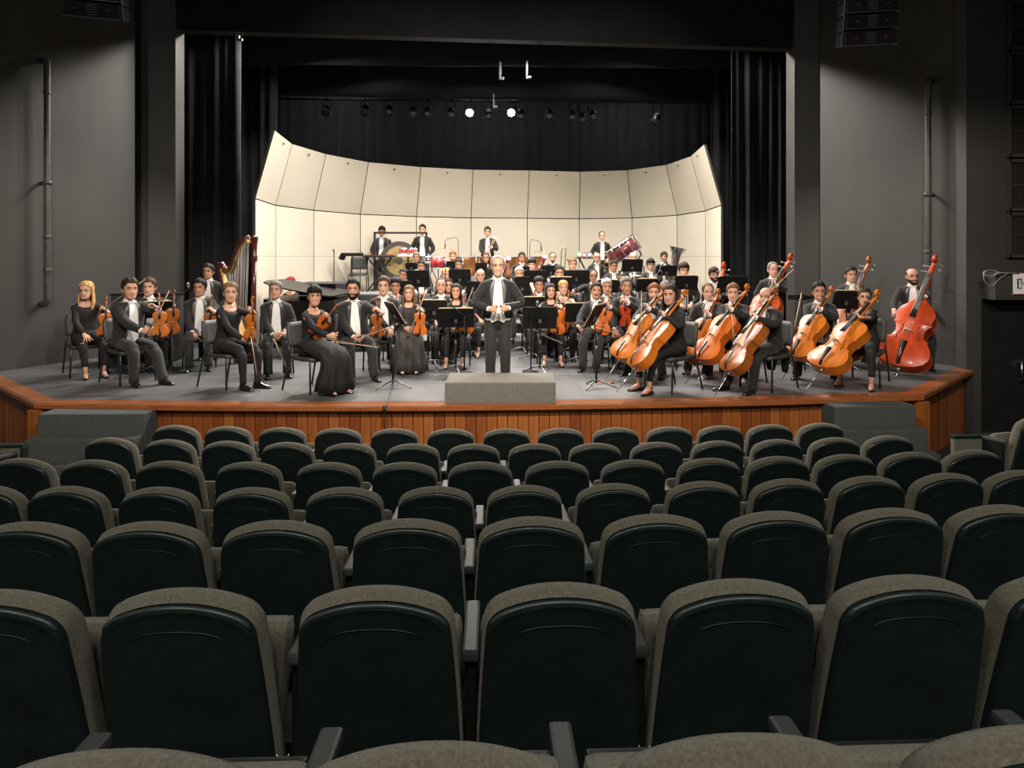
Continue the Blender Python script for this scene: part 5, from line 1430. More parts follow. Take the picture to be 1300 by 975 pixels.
# ================================================================ THE ORCHESTRA
def grip_fd(ph): return (math.cos(ph)*-0.95+math.sin(ph)*0.2, -math.sin(ph)*0.95-math.cos(ph)*0.2, 0.12)
def pl(key, px, d, ytop, phi, desc, V=None, vlab=None, s=1.19, face=None, who=None, B=None, R=None, **k):
    """one player: V = (kind, px,py bottom, px,py scroll, depth bottom, depth scroll, varnish); B = bow (px,py,px,py,d); R = right hand (px,py,d)"""
    ph = math.radians(phi)
    if V:
        kind, xb, yb, xt, yt, db, dt, vn = V
        bt, tp_ = P3(xb, yb, db), P3(xt, yt, dt)
        fa = {40: -60, 42: -78, 43: -50, 44: -62, 45: -80, 46: -58, 47: -64, 48: -48, 49: -50, 50: -50, 51: -40}.get(key)
        fa = math.radians(fa) if fa else ph*0.9
        fc = face or (math.sin(fa), -math.cos(fa), 0.25)
        t, L, Rm = string_inst(kind, bt, tp_, fc, vlab, vn)
        ax = (tp_-bt).normalized(); fr = -(Rm.to_3x3() @ Vector((0, 1, 0)))
        lx = Vector((math.cos(ph), math.sin(ph), 0))
        side = (Rm.to_3x3() @ Vector((1, 0, 0))); side = side if side.dot(lx) > 0 else -side
        g = bt+ax*(L*s)+fr*(L*0.12+0.018)
        k['lh'] = tuple(g+side*0.052+fr*0.004-ax*0.065); k['lp'] = 'hold'; k['lfd'] = tuple(-side*0.75+ax*0.75)
        k.setdefault('lpole', (0.8, 0.35, -0.75))
    if R: k['rh'] = tuple(P3(*R))
    if B:
        p, q = P3(B[0], B[1], B[4]), P3(B[2], B[3], B[5] if len(B) > 5 else B[4])
        bow(p, q, 'thin wooden bow held by '+(who or 'the player'))
        k.setdefault('rp', 'hold')
    if k.pop('chair', True) and not k.get('stand') and not k.get('stool'): k['chairl'] = 'black orchestra chair under '+(who or 'the player')
    return person(key, px, d, ytop, phi, desc, **k)
A = 'the '
# ---- first violins (audience left)
pl(1, 109, 9.25, 357, 42, 'woman with long blond hair and glasses, black blouse, seated with violin', ('violin', 132.5, 428, 135, 377, 8.95, 8.95, 'amber'), 'amber violin upright on the knee of the blond woman in glasses', who='the blond woman in glasses', R=(108, 428, 8.92), B=(129, 394, 184, 355, 8.85), rp='lap', sex='f', skin='a', hair='blond', style='longwave', glasses=True, top='blouse', legs='cropped', feet=[(-0.08, -0.46), (0.13, -0.50)])
pl(2, 164, 8.68, 353, 55, 'dark-haired man in tailcoat with violin on his knee beside the stage steps', ('violin', 204, 428, 202, 372, 8.35, 8.38, 'amber'), 'amber violin on the knee of the man by the stage steps', who='the dark-haired man by the stage steps', face=(0.35, -1, 0.1), R=(184, 424, 8.32), B=(190, 421, 215, 369, 8.28), rpole=(-0.4, 0.7, -0.6), skin='b', hair='dark', hyaw=-12, tailcoat=True, feet=[(-0.12, -0.42), (0.16, -0.62)])
pl(3, 189, 9.9, 353, 45, 'clean-shaven man in tailcoat behind a music stand near the wall pipe', ('violin', 217, 425, 221, 368, 9.5, 9.5, 'brown'), 'dark brown violin held behind the music stand near the wall pipe', who='the man behind the stand near the wall pipe', skin='a', hair='brown')
pl(4, 254, 9.95, 354, 22, 'man in tailcoat with grey satin lapels seated in front of the harp', ('violin', 266, 430, 269, 374, 9.62, 9.6, 'brown'), 'brown violin of the man with grey lapels beside the harp', who='the man with grey lapels', R=(245, 430, 9.55), skin='c', hair='black', lapel='grey', hyaw=-18)
pl(5, 265, 10.6, 335.5, 12, 'young man in tailcoat standing behind the others beside the harp', who='x', stand=True, skin='c', hair='black')
pl(6, 291, 8.42, 358, 60, 'young woman with ponytail in black top and trousers, violin raised', ('violin', 317, 432, 319, 376, 8.12, 8.1, 'amber'), 'amber violin seen edge-on held by the woman with a ponytail', who='the woman with a ponytail', face=(0.95, -0.35, 0.1), R=(310, 433, 8.15), B=(319, 430, 326, 476, 8.0), sex='f', skin='a', hair='lbrown', style='pony', top='blouse', legs='trousers', hyaw=-34, feet=[(-0.10, -0.44), (0.08, -0.50)])
pl(7, 350, 9.42, 357, 22, 'grey-haired man in tailcoat lowering his bow in front of the grand piano', who='the grey-haired man by the piano', R=(347, 428, 9.05), B=(348, 432, 365, 469, 8.95), skin='b', hair='grey', pitch=0.12)
pl(8, 398, 8.15, 363, 52, 'smiling woman with short black hair in long black gown, bow on lap', ('viola', 397, 427, 430, 385.5, 7.98, 7.85, 'orange'), 'orange viola leaning across the woman in the long black gown', who='the woman in the long black gown', face=(0.25, -0.95, 0.35), R=(422, 431, 7.78), B=(424, 434, 481, 441, 7.72), sex='f', skin='b', hair='black', style='fringe', top='dress', legs='gown', hyaw=-32, smile=True, feet=[(-0.08, -0.46), (0.12, -0.46)])
pl(9, 448, 9.1, 354, 24, 'stout bearded man in open tailcoat seated beside the edge-on music stand', ('violin', 479, 428, 477.5, 377, 8.78, 8.8, 'brown'), 'brown violin held upright by the stout bearded man', who='the stout bearded man', R=(450, 430, 8.72), B=(462, 427, 511, 409, 8.55), skin='b', hair='black', beard='full', fat=1.28, feet=[(-0.10, -0.40), (0.20, -0.50)])
pl(10, 487, 9.8, 351, 12, 'man with brown hair in tailcoat behind the stout bearded man', who='the brown-haired man behind the bearded man', skin='a', hair='brown', R=(497, 425, 9.4))
pl(11, 502, 10.75, 353, 15, 'man with bushy black hair holding a violin between two women', ('violin', 503, 418, 503.5, 371, 10.4, 10.4, 'red'), 'reddish violin under the chin of the bushy-haired man', who='the bushy-haired man', skin='c', hair='black', style='fluffy')
pl(12, 519, 9.72, 362, 8, 'woman with long greying hair in charcoal gown, violin and raised bow', ('violin', 533, 426, 533, 376, 9.3, 9.32, 'orange'), 'bright orange violin upright on the lap of the charcoal gown', who='the woman in the charcoal gown', R=(516, 424, 9.28), B=(521, 422, 542, 367, 9.2), sex='f', skin='a', hair='lbrown', style='long', top='dress', legs='gown', cloth=M_GREYDRESS, smile=False, feet=[(-0.09, -0.46), (0.09, -0.46)])
pl(13, 560, 10.75, 353, 8, 'balding man in tailcoat looking up behind the tan-edged music stand', who='the balding man looking up', skin='b', hair='brown', style='receding', pitch=0.15)
pl(14, 570, 11.35, 353, 5, 'woman with brown hair and glasses half hidden behind the balding man', who='the woman half hidden behind the balding man', sex='f', skin='b', hair='brown', style='long', glasses=True, top='blouse', chair=False)
pl(15, 579, 10.2, 360, 0, 'smiling woman with long dark hair and lace top behind a low music stand', ('violin', 593, 424, 588, 374, 9.85, 9.85, 'orange'), 'orange violin of the smiling woman beside the conductor', who='the smiling woman in a lace top', R=(575, 420, 9.82), B=(591, 391, 601, 365, 9.78), rp='lap', sex='f', skin='b', hair='dark', style='long', top='blouse', legs='cropped', smile=True)
pl(16, 617, 11.3, 357, 0, 'woman in black with hand on knee, mostly hidden behind the conductor', who='the woman hidden behind the conductor', sex='f', skin='b', hair='dark', style='long', top='blouse', legs='cropped', sleeve='elbow')
# ---- conductor
dC = 8.18
person('c', 632, dC, 324.5, 0, 'conductor in tailcoat and white waistcoat standing behind the podium with baton', stand=True, skin='a', hair='white', style='receding', top='white_tie', lapel='grey', fat=1.14, smile=True,
       rh=tuple(P3(620, 392, dC-0.28)), lh=tuple(P3(646, 391, dC-0.28)), lp='fist', rp='fist', rpole=(-0.9, 0.2, -0.5), lpole=(0.9, 0.2, -0.5), lfd=(-0.8, -0.55, 0.0), rfd=(0.8, -0.55, 0.0), hs=1.13)
p, q = P3(626, 388, dC-0.33), P3(660, 383, dC-0.36)
t = thing('baton', 'thin white baton held between both hands of the conductor', 'baton', tuple(p)); b = MB(); b.tube([Vector((0, 0, 0)), q-p], [0.0035, 0.002], 6); b.build('shaft', M_SHIRT, t); b = MB(); b.ell((0, 0, 0), (0.014, 0.009, 0.009)); b.build('grip', M_MAPLE, t)
# ---- violas and second violins (audience right of the conductor)
pl(31, 715, 10.95, 356, -4, 'blond woman in sleeveless black top smiling behind the woman with a viola', ('violin', 717, 421, 722, 369, 10.6, 10.65, 'amber'), 'amber violin of the blond woman in sleeveless top', who='the blond woman in a sleeveless top', sex='f', skin='a', hair='blond', style='bun', top='dress', sleeve='none', smile=True, legs='trousers')
pl(32, 684, 11.35, 352, 0, 'young man with thick black hair and violin near the conductor', ('violin', 678, 417, 678.5, 369, 11.0, 11.0, 'orange'), 'orange violin under the chin of the young black-haired man', who='the young black-haired man', skin='c', hair='black', style='fluffy')
pl(33, 699, 10.4, 360, -2, 'woman in short-sleeved black top with red lips behind a music stand', ('viola', 708, 425, 706.5, 371, 9.95, 10.0, 'orange'), 'orange viola of the woman in a short-sleeved top', who='the woman in a short-sleeved top', R=(680, 420, 10.0), B=(686, 424, 714, 436, 9.85), sex='f', skin='a', hair='dark', style='long', top='blouse', sleeve='short', lips='red', legs='cropped')
pl(37, 757, 9.92, 359, -18, 'man with moustache in tailcoat tilting his head, viola on his knee', ('viola', 763, 425, 776, 368, 9.5, 9.55, 'orange'), 'orange viola on the knee of the man with a moustache', who='the man with a moustache', R=(733, 418, 9.55), B=(742, 411, 789, 425, 9.4), skin='b', hair='dark', beard='moustache', pitch=0.10, roll=0.10, feet=[(-0.14, -0.50), (0.05, -0.42)])
pl(38, 770, 10.75, 354, -8, 'white-haired man with white moustache and paper flower in his lapel', who='the white-haired man', skin='b', hair='white', style='short', beard='moustache')
pl(39, 795, 10.2, 352, -10, 'grey-haired man in tailcoat with a red violin before his chest', ('violin', 796, 416, 791, 366, 9.85, 9.88, 'crimson'), 'red violin held before the chest of the grey-haired man', who='the grey-haired man with the red violin', skin='b', hair='grey', R=(779, 424, 9.8))
# ---- cellos
pl(40, 831, 9.4, 360, -34, 'red-bearded cellist in tailcoat seated behind the dark-haired woman cellist', ('cello', 786, 457, 849, 366, 8.85, 9.2, 'amber'), 'amber cello of the red-bearded cellist', who='the red-bearded cellist', R=(795, 424, 8.75), B=(813.5, 432, 814.5, 370, 8.6), s=1.14, skin='a', hair='red', beard='red', hyaw=14, feet=[(-0.28, -0.44), (0.25, -0.44)])
pl(41, 845, 10.5, 357, -15, 'man with glasses almost hidden behind the two front cellists', who='the man hidden behind the front cellists', skin='a', hair='grey', glasses=True, chair=False)
pl(42, 852, 8.17, 361, -58, 'woman cellist with long dark hair, black jacket and high heels', ('cello', 805, 468, 876.5, 374, 7.72, 8.10, 'amber'), 'amber cello of the woman cellist in high heels', who='the woman cellist in high heels', R=(829, 440, 7.92), s=1.10, sex='f', skin='b', hair='dark', style='long', top='ladyjacket', legs='cropped', hyaw=26, feet=[(-0.20, -0.42), (0.06, -0.50)])
pl(43, 899, 9.58, 360, -24, 'balding cellist in tailcoat with a bow, between two other cellists', ('cello', 877, 461, 915.4, 370, 9.1, 9.38, 'amber'), 'amber cello of the balding cellist', who='the balding cellist', s=1.13, skin='a', hair='brown', style='receding', feet=[(-0.27, -0.42), (0.25, -0.42)])
pl(44, 931, 9.1, 360, -38, 'young fair-haired cellist in tailcoat with pale shoes', ('cello', 889.5, 459, 953.7, 366.5, 8.55, 8.92, 'orange'), 'orange glossy cello of the fair-haired cellist', who='the fair-haired cellist', s=1.13, R=(925, 432, 8.6), B=(931.5, 432, 929, 399, 8.45), skin='a', hair='lbrown', shoes='pale', hyaw=16, feet=[(-0.27, -0.44), (0.25, -0.40)])
pl(45, 974, 8.27, 364, -58, 'bald cellist in profile wearing a tailcoat, with grey fringe', ('cello', 925.5, 474, 991, 371, 7.80, 8.12, 'brown'), 'brown-amber cello of the bald cellist in profile', who='the bald cellist in profile', s=1.08, skin='b', hair='grey', style='bald', hyaw=14, fat=1.08, tailcoat=True, feet=[(-0.24, -0.60), (0.10, -0.52)])
pl(46, 1040, 9.12, 358, -34, 'smiling dark-haired cellist in dark suit with hand on knee', ('cello', 1008.5, 455, 1059.5, 368.5, 8.62, 9.0, 'amber'), 'amber cello of the smiling dark-haired cellist', who='the smiling cellist', s=1.15, R=(1036, 428, 8.75), B=(1016, 379, 1006, 428, 8.62), rp='lap', skin='c', hair='black', smile=True, hyaw=14, feet=[(-0.25, -0.44), (0.24, -0.44)])
pl(47, 1098, 8.58, 365.5, -44, 'woman cellist with glasses, black draped top and trousers', ('cello', 1043, 470, 1119, 376, 8.0, 8.48, 'amber'), 'amber cello of the woman cellist with glasses', who='the woman cellist with glasses', s=1.08, sex='f', skin='b', hair='dark', style='bun', glasses=True, top='blouse', sleeve='elbow', legs='cropped', hyaw=16, fat=1.1, feet=[(-0.22, -0.44), (0.18, -0.50)])
# ---- double basses
pl(48, 1158, 9.75, 340, -28, 'bald bearded bassist with glasses beside the red double bass', ('bass', 1141, 468, 1190, 331, 9.05, 9.6, 'crimson'), 'large glossy red double bass beside the bald bearded bassist', who='x', s=1.06, hz=0.80, R=(1131, 408, 9.35), skin='b', hair='black', style='bald', beard='full', glasses=True, stool='black stool under the bald bearded bassist', hyaw=12, feet=[(-0.25, -0.30), (0.22, -0.10)])
pl(49, 1080, 10.4, 339, -22, 'dark-haired bassist behind a music stand with a double bass', ('bass', 1062, 455, 1107, 331, 9.9, 10.35, 'brown'), 'brown double bass behind the music stand and woman cellist', who='x', s=1.12, hz=0.80, skin='b', hair='dark', stool='black stool under the dark-haired bassist', hyaw=10, feet=[(-0.2, -0.30), (0.2, -0.10)])
pl(50, 981, 10.95, 333, -15, 'grey-haired bassist standing behind the bald cellist with a bow', ('bass', 946, 440, 1008, 328, 10.45, 10.85, 'red'), 'reddish double bass of the standing grey-haired bassist', who='the grey-haired bassist', s=1.12, B=(984, 364, 1007, 342, 10.2), rp='lap', stand=True, skin='a', hair='grey', style='receding', glasses=False)
pl(51, 906, 11.3, 340, -10, 'bassist with dark beard and curly hair beside the end of the shell', ('bass', 896, 458, 922.5, 336, 10.85, 11.2, 'red'), 'reddish double bass of the curly-haired bearded bassist', who='x', s=1.12, hz=0.80, skin='b', hair='dark', style='fringe', beard='full', stool='black stool under the curly-haired bassist', feet=[(-0.2, -0.30), (0.2, -0.10)])
# ---- woodwinds and brass on the risers
for a in [
 (17, 512, 12.1, 341, 'woman with hair tied back peering beside a wide music stand', dict(sex='f', hair='black', style='bun', top='blouse', skin='c', zf=.20, hyaw=-8, roll=0.15)),
 (18, 534.6, 13.0, 331, 'clean-shaven dark-haired man above the music stand by the gong', dict(skin='c', hair='black', zf=.40)),
 (19, 528.5, 14.1, 320, 'greying man with hand to chin below the bongo drums', dict(skin='c', hair='grey', zf=.60)),
 (20, 566, 12.1, 340, 'fair-haired woman behind the thin black pole on the low riser', dict(sex='f', skin='a', hair='blond', style='bun', top='blouse', zf=.20)),
 (21, 582, 13.0, 329, 'young man with black hair and goatee in front of the timpani', dict(skin='c', hair='black', beard='goatee', zf=.40)),
 (22, 575, 14.1, 319, 'ginger man with short beard beside the suspended cymbal stand', dict(skin='a', hair='red', beard='full', zf=.60)),
 (23, 610, 12.1, 341, 'bald older man with glasses on the low riser beside the conductor', dict(skin='b', hair='white', style='bald', glasses=True, zf=.20)),
 (24, 617, 13.6, 322, 'woman with long wavy brown hair and glasses before the timpani', dict(sex='f', skin='b', hair='brown', style='longwave', glasses=True, top='blouse', zf=.60)),
 (25, 662.6, 13.9, 323, 'clean-shaven man with white tie between the timpani', dict(skin='c', hair='dark', zf=.60)),
 (26, 675, 13.0, 328.5, 'young bassoonist with swept black hair', dict(skin='a', hair='black', style='fringe', zf=.40)),
 (27, 659, 12.1, 339, 'white-haired older man right behind the conductor\'s shoulder', dict(skin='b', hair='white', style='short', zf=.20)),
 (28, 701.5, 14.0, 321, 'trombonist with cropped hair beside the brass slide', dict(skin='a', hair='brown', style='receding', beard='goatee', zf=.60)),
 (29, 710, 12.2, 337.5, 'man with dark beard above the black music stand', dict(skin='b', hair='dark', beard='full', zf=.20)),
 (30, 727, 13.05, 328, 'young blond man in front of an empty black chair', dict(skin='a', hair='lbrown', zf=.40, top='blouse')),
 (34, 753, 12.0, 342, 'man with glasses and shaved head stretching out his arm', dict(skin='c', hair='dark', style='receding', glasses=True, zf=.20, rh=tuple(P3(727, 370, 11.6)))),
 (35, 757.7, 13.9, 321, 'bald man with glasses and long white shirt front below the bass drum', dict(skin='b', hair='dark', style='bald', glasses=True, zf=.60)),
 (36, 779, 13.0, 331, 'round-faced clarinettist with black hair', dict(skin='c', hair='black', fat=1.15, zf=.40, rh=tuple(P3(783, 356, 12.7)), lh=tuple(P3(790, 353, 12.7)), lp='hold', rp='hold')),
 (52, 843, 14.0, 320, 'dark-haired tuba player beside the silver bell', dict(skin='c', hair='black', zf=.60)),
 (53, 826, 13.0, 329, 'man with black hair and trumpet under the tuba', dict(skin='b', hair='black', style='fringe', zf=.40, rh=tuple(P3(822, 356, 12.7)))),
 (54, 868, 12.3, 334, 'boyish man with swept brown hair near the double basses', dict(skin='a', hair='dark', style='fringe', zf=.20)),
 (55, 804, 13.95, 321, 'trumpeter hidden behind a music stand under the bass drum', dict(skin='a', hair='white', style='receding', zf=.60, rh=tuple(P3(801, 350, 13.5)), lh=tuple(P3(806, 352, 13.5)))),
]:
    kw = dict(a[5]); pl(a[0], a[1], a[2], a[3], -math.degrees(math.atan2(W(a[1], a[2])[0]-0.2, 12))*0.6, a[4], chair=False, who='x', **kw)
for px, d, zf in ((512, 12.1, .2), (534.6, 13, .4), (566, 12.1, .2), (582, 13, .4), (610, 12.1, .2), (659, 12.1, .2), (675, 13, .4), (710, 12.2, .2), (727, 13.05, .4), (753, 12.0, .2), (779, 13.0, .4), (826, 13, .4), (868, 12.3, .2),
                  (528.5, 14.1, .6), (575, 14.1, .6), (617, 13.6, .6), (662.6, 13.9, .6), (701.5, 14.0, .6), (757.7, 13.9, .6), (843, 14, .6), (804, 13.95, .6)):
    x, y = W(px, d); lab = min((a for a in PEOPLE.values()), key=lambda q: abs(q['loc'][0]-x)+abs(q['loc'][1]-y))
    key = [k_ for k_, v in PEOPLE.items() if v is lab][0]
    chair(lab['loc'], lab['ph'], 'black orchestra chair mostly hidden under a wind player on the risers', 'chairs of the wind players')
# ---- pianist and percussionists
pl(56, 369.5, 13.25, 351.5, -10, 'red-haired pianist whose head shows above the piano lid', who='x', sex='f', skin='a', hair='wine', style='bun', top='blouse', chair=False, hz=0.50)
PZ = 0.88
for key, px, yt, d, nm, kw in ((57, 485, 288, 16.4, 'percussionist with black hair standing behind the xylophone', dict(skin='c', hair='black', style='fringe')), (58, 536.5, 285.5, 16.4, 'tall percussionist standing between gong and drums', dict(skin='a', hair='dark')),
                       (59, 619, 288.5, 16.3, 'timpanist standing with crossed mallets held to his chest', dict(skin='b', hair='dark', rh=tuple(P3(617, 320, 16.0)), lh=tuple(P3(624, 314, 16.0)), lp='fist', rp='fist')), (60, 764, 294, 15.9, 'percussionist with receding hair standing beside the bass drum', dict(skin='a', hair='brown', style='receding'))):
    person(key, px, d, yt, 0, nm, zf=PZ, stand=True, **kw)
t = thing('mallet', 'pale-headed timpani mallets held by the timpanist', 'mallet', tuple(P3(622, 314, 15.9)))
b = MB(); b.tube([(0, 0, 0), (0.10, 0, 0.22)], 0.008, 6); b.tube([(0.03, 0, 0), (0.13, 0, 0.2)], 0.008, 6); b.build('shaft', M_MAPLE, t); b = MB(); b.ell((0.11, 0, 0.24), (0.035, 0.035, 0.03)); b.ell((0.145, 0, 0.22), (0.035, 0.035, 0.03)); b.build('felt_head', M_DRUMHEAD, t)

# ---- percussion
timpano(592, 15.5, PZ, 0.33, 'copper timpani drum beside the red tom-tom'); timpano(645, 15.4, PZ, 0.36, 'wide copper timpani drum behind the conductor\'s head'); timpano(674, 15.7, PZ, 0.30, 'copper timpani drum beside the suspended cymbal')
timpano(618, 15.9, PZ, 0.28, 'copper timpani drum in front of the timpanist')
g = P3(507, 331, 16.0)
t = thing('gong', 'large bronze gong with dark rim hanging in a square frame', 'gong', (g.x, g.y, PZ)); gz = g.z-PZ; R = 0.50
for nm, r0, r1, m_ in (('gong_face', 0.001, 0.375, M_GONG), ('dark_rim', 0.375, R, M_GONGD), ('dark_boss', 0.001, 0.095, M_GONGD)):
    b = MB(); y_ = 0.012 if nm != 'dark_boss' else 0.018
    b.lathe([(r0, -y_), (r1, -y_), (r1, y_), (r0, y_)], 40, 0, Matrix.Translation((0, 0, gz)) @ rotx(math.pi/2), False, False); b.build(nm, m_, t)
fx0, fx1 = (475.5-507)*16.0/F, (541-507)*16/F; fz = P3(507, 295.5, 16.0).z-PZ
b = MB()
for x in (fx0, fx1): b.box((x, 0.05, fz/2), (0.05, 0.05, fz)); b.box((x, 0.05, 0.03), (0.06, 0.6, 0.05))
b.box(((fx0+fx1)/2, 0.05, fz), (fx1-fx0+0.05, 0.05, 0.05)); b.build('frame', M_CHLEG, t)
b = MB()
for x in (-0.3, 0.3): b.tube([(x, 0.03, gz+0.40), (x, 0.04, fz)], 0.006, 5)
b.build('cord', M_MAPLE, t)
# xylophone on crossed legs
x0 = P3(482, 324, 15.7); t = thing('xylophone', 'flat xylophone on crossed legs in front of the black-haired percussionist', 'xylophone', (x0.x, x0.y, PZ)); z = x0.z-PZ
b = MB(); b.box((0, 0, z-0.03), (0.78, 0.42, 0.05), None, 0, 0.01); b.build('frame', M_CHLEG, t)
bm_ = MB(); bm_.box((0, 0, 0), (0.030, 0.38, 0.014)); bar = bm_.mesh('bar', M_BASSOON)
for i in range(20): mkobj('bar', bar, t, (-0.36+i*0.038, 0, z+0.004)).scale = (1, 1-0.02*i, 1)
for s in (-1, 1):
    b = MB(); b.tube([(s*0.30, 0, z-0.05), (-s*0.30, 0, 0.0)], 0.02, 6); b.build('leg', M_CHLEG, t)
x1 = P3(447, 321, 15.4); t = thing('folded_stand', 'black cloth-covered tilted desk above the empty chair by the xylophone', 'stand', (x1.x, x1.y, PZ)); z = x1.z-PZ
b = MB(); b.box((0, 0, z-0.04), (0.50, 0.30, 0.08), None, 0, 0.02); b.box((-0.24, 0, z-0.11), (0.10, 0.28, 0.12), roty(0.35), 0, 0.01); b.build('desk', M_STAND, t); b = MB(); b.tube([(0, 0, z-0.08), (0, 0, 0.03)], 0.014, 8)
for k in range(3): b.tube([(0, 0, 0.12), (0.2*math.cos(k*2.1), 0.2*math.sin(k*2.1), 0.01)], 0.01, 6)
b.build('tripod', M_STAND, t)
x2 = P3(455, 365, 15.6); chair((x2.x, x2.y, PZ), 0.1, 'empty black orchestra chair on the percussion riser')
# bongos on a tray, toms
tr = P3(518, 323, 15.3); t = thing('percussion_tray', 'white tray on a stand carrying the red bongos', 'tray', (tr.x, tr.y, PZ)); z = tr.z-PZ
b = MB(); b.box((0, 0, z-0.03), (0.46, 0.32, 0.05), None, 0, 0.015); b.build('tray', M_DRUMHEAD, t); b = MB(); b.tube([(0, 0, z-0.05), (0, 0, 0.0)], 0.02, 8); b.box((0, 0, 0.015), (0.4, 0.3, 0.03)); b.build('stand', M_CHLEG, t)
for dx, lab in ((-0.11, 'red bongo drum on the tray, nearer the gong'), (0.12, 'red bongo drum on the tray, nearer the tall percussionist')): drum('bongo_drum', lab, (tr.x+dx, tr.y, tr.z+0.075), tr.z-0.005, 0.10, 0.14, M_DRUMRED, stand=False, cat='bongo')
c = P3(556, 334, 15.0); drum('tom_drum', 'red tom-tom drum on legs beside the timpani', (c.x, c.y, c.z), PZ-0.28+0.0, 0.17, 0.26, M_DRUMRED, cat='drum') if False else drum('tom_drum', 'red tom-tom drum on legs beside the timpani', (c.x, c.y, c.z), PZ, 0.17, 0.26, M_DRUMRED)
c = P3(544, 330, 15.2); drum('snare_drum', 'chrome snare drum in front of the tall percussionist', (c.x-0.02, c.y+0.2, c.z), PZ, 0.17, 0.14, M_CHROME)
cymbal(565, 316.5, 15.6, PZ, 0.19, 'suspended cymbal on a bent black stand beside the tom-tom', 0.7); cymbal(687, 319.5, 15.5, PZ, 0.20, 'suspended cymbal on a bent black stand between timpani and bass drum', -0.6)
c = P3(791, 318, 15.2)
ax = Vector((0.55, -0.06, -0.83)).normalized()
t = drum('bass_drum', 'tilted dark red bass drum with chrome rods on a loop stand', (c.x, c.y, c.z), PZ, 0.40, 0.36, M_DRUMWINE, basis(ax, (0, 1, 0.05)), False, 'bass drum', 12)
b = MB(); zc = c.z-PZ
b.tube([(0.24, 0.3, zc+0.30), (0.42, 0.1, zc+0.02), (0.45, 0, zc-0.1), (0.36, 0, zc-0.22), (0.34, 0.0, 0.0)], 0.02, 8); b.tube([(0.1, 0, zc-0.35), (0.40, 0, zc-0.30), (0.52, 0, zc-0.4), (0.50, 0, 0)], 0.014, 8); b.tube([(-0.2, 0, zc-0.3), (-0.3, 0, 0)], 0.02, 8); b.build('loop_stand', M_CHLEG, t)
tb = P3(746, 327, 15.3); t = thing('percussion_table', 'small black table on crossed legs holding toy percussion', 'table', (tb.x, tb.y, PZ)); z = tb.z-PZ
b = MB(); b.box((0, 0, z-0.015), (0.60, 0.34, 0.03)); b.build('table_top', M_CHLEG, t)
for s in (-1, 1):
    b = MB(); b.tube([(s*0.20, 0, z-0.03), (-s*0.22, 0, 0.0)], 0.022, 6); b.build('leg', M_CHLEG, t)
for dx, m_, lab, r in ((-0.20, M_TOYG, 'green tambourine on the small percussion table', 0.075), (-0.08, M_TOYR, 'red tambourine on the small percussion table', 0.065), (0.05, M_TOYB, 'blue tambourine on the small percussion table', 0.07)):
    t = thing('tambourine', lab, 'tambourine', (tb.x+dx, tb.y, tb.z+r+0.002)); b = MB(); b.lathe([(r*0.86, -0.022), (r, -0.022), (r, 0.022), (r*0.86, 0.022)], 20, 0, rotx(1.3), True, False); b.build('hoop', m_, t); b = MB(); b.lathe([(0.001, 0.0), (r*0.86, 0.0), (r*0.86, 0.004), (0.001, 0.004)], 20, 0, rotx(1.3), True, False); b.build('skin', M_DRUMHEAD, t)
t = thing('woodblock', 'pale woodblock on the small percussion table', 'woodblock', (tb.x+0.18, tb.y, tb.z)); b = MB(); b.box((0, 0, 0.035), (0.14, 0.08, 0.06), None, 0, 0.008); b.build('block', M_MAPLE, t); b = MB(); b.box((0, -0.038, 0.04), (0.11, 0.01, 0.012)); b.build('slot', M_EBONY, t)
for px, yt, d, zf, lab in ((738, 327, 13.9, .6, 'empty black orchestra chair behind the young blond man'), (709, 329, 14.4, .6, 'empty black orchestra chair beside the trombonist')):
    q_ = P3(px, yt, d); chair((q_.x, q_.y, zf), math.pi*0+0.05, lab)
# ---- winds
stick_wind('bassoon', 'dark red bassoon beside the conductor\'s head', 'bassoon', P3(636, 352, 13.0), P3(645, 330, 12.9), 0.034, M_BASSOON, M_SILVER); stick_wind('bassoon', 'dark red bassoon of the young bassoonist', 'bassoon', P3(680, 350, 12.7), P3(691, 328, 12.65), 0.034, M_BASSOON, M_SILVER)
stick_wind('clarinet', 'black clarinet held by the round-faced clarinettist', 'clarinet', P3(782, 364, 12.65), P3(787, 344, 12.6), 0.014, M_CLAR, M_SILVER, 1.5)
trombone(P3(714, 343, 13.6), (0.06, -0.1, 1), 'brass trombone upright beside the cropped-haired trombonist', 0.75); trombone(P3(770, 343, 13.6), (0.05, 0.1, 1), 'brass trombone upright beside the bald man with glasses', 0.62)
tuba(P3(850, 335, 13.6), 'silver tuba with upturned bell beside its player')
trumpet(P3(833, 352, 12.65), (0.35, -0.3, 1), 'silver trumpet upright in front of its black-haired player'); trumpet(P3(808, 351, 13.4), (0.8, -0.5, 0.2), 'silver trumpet held below the stand under the bass drum')
harp(302, 10.35, 'tall mahogany pedal harp with pale soundboard'); piano(389, 11.75, 'black grand piano behind the violins')

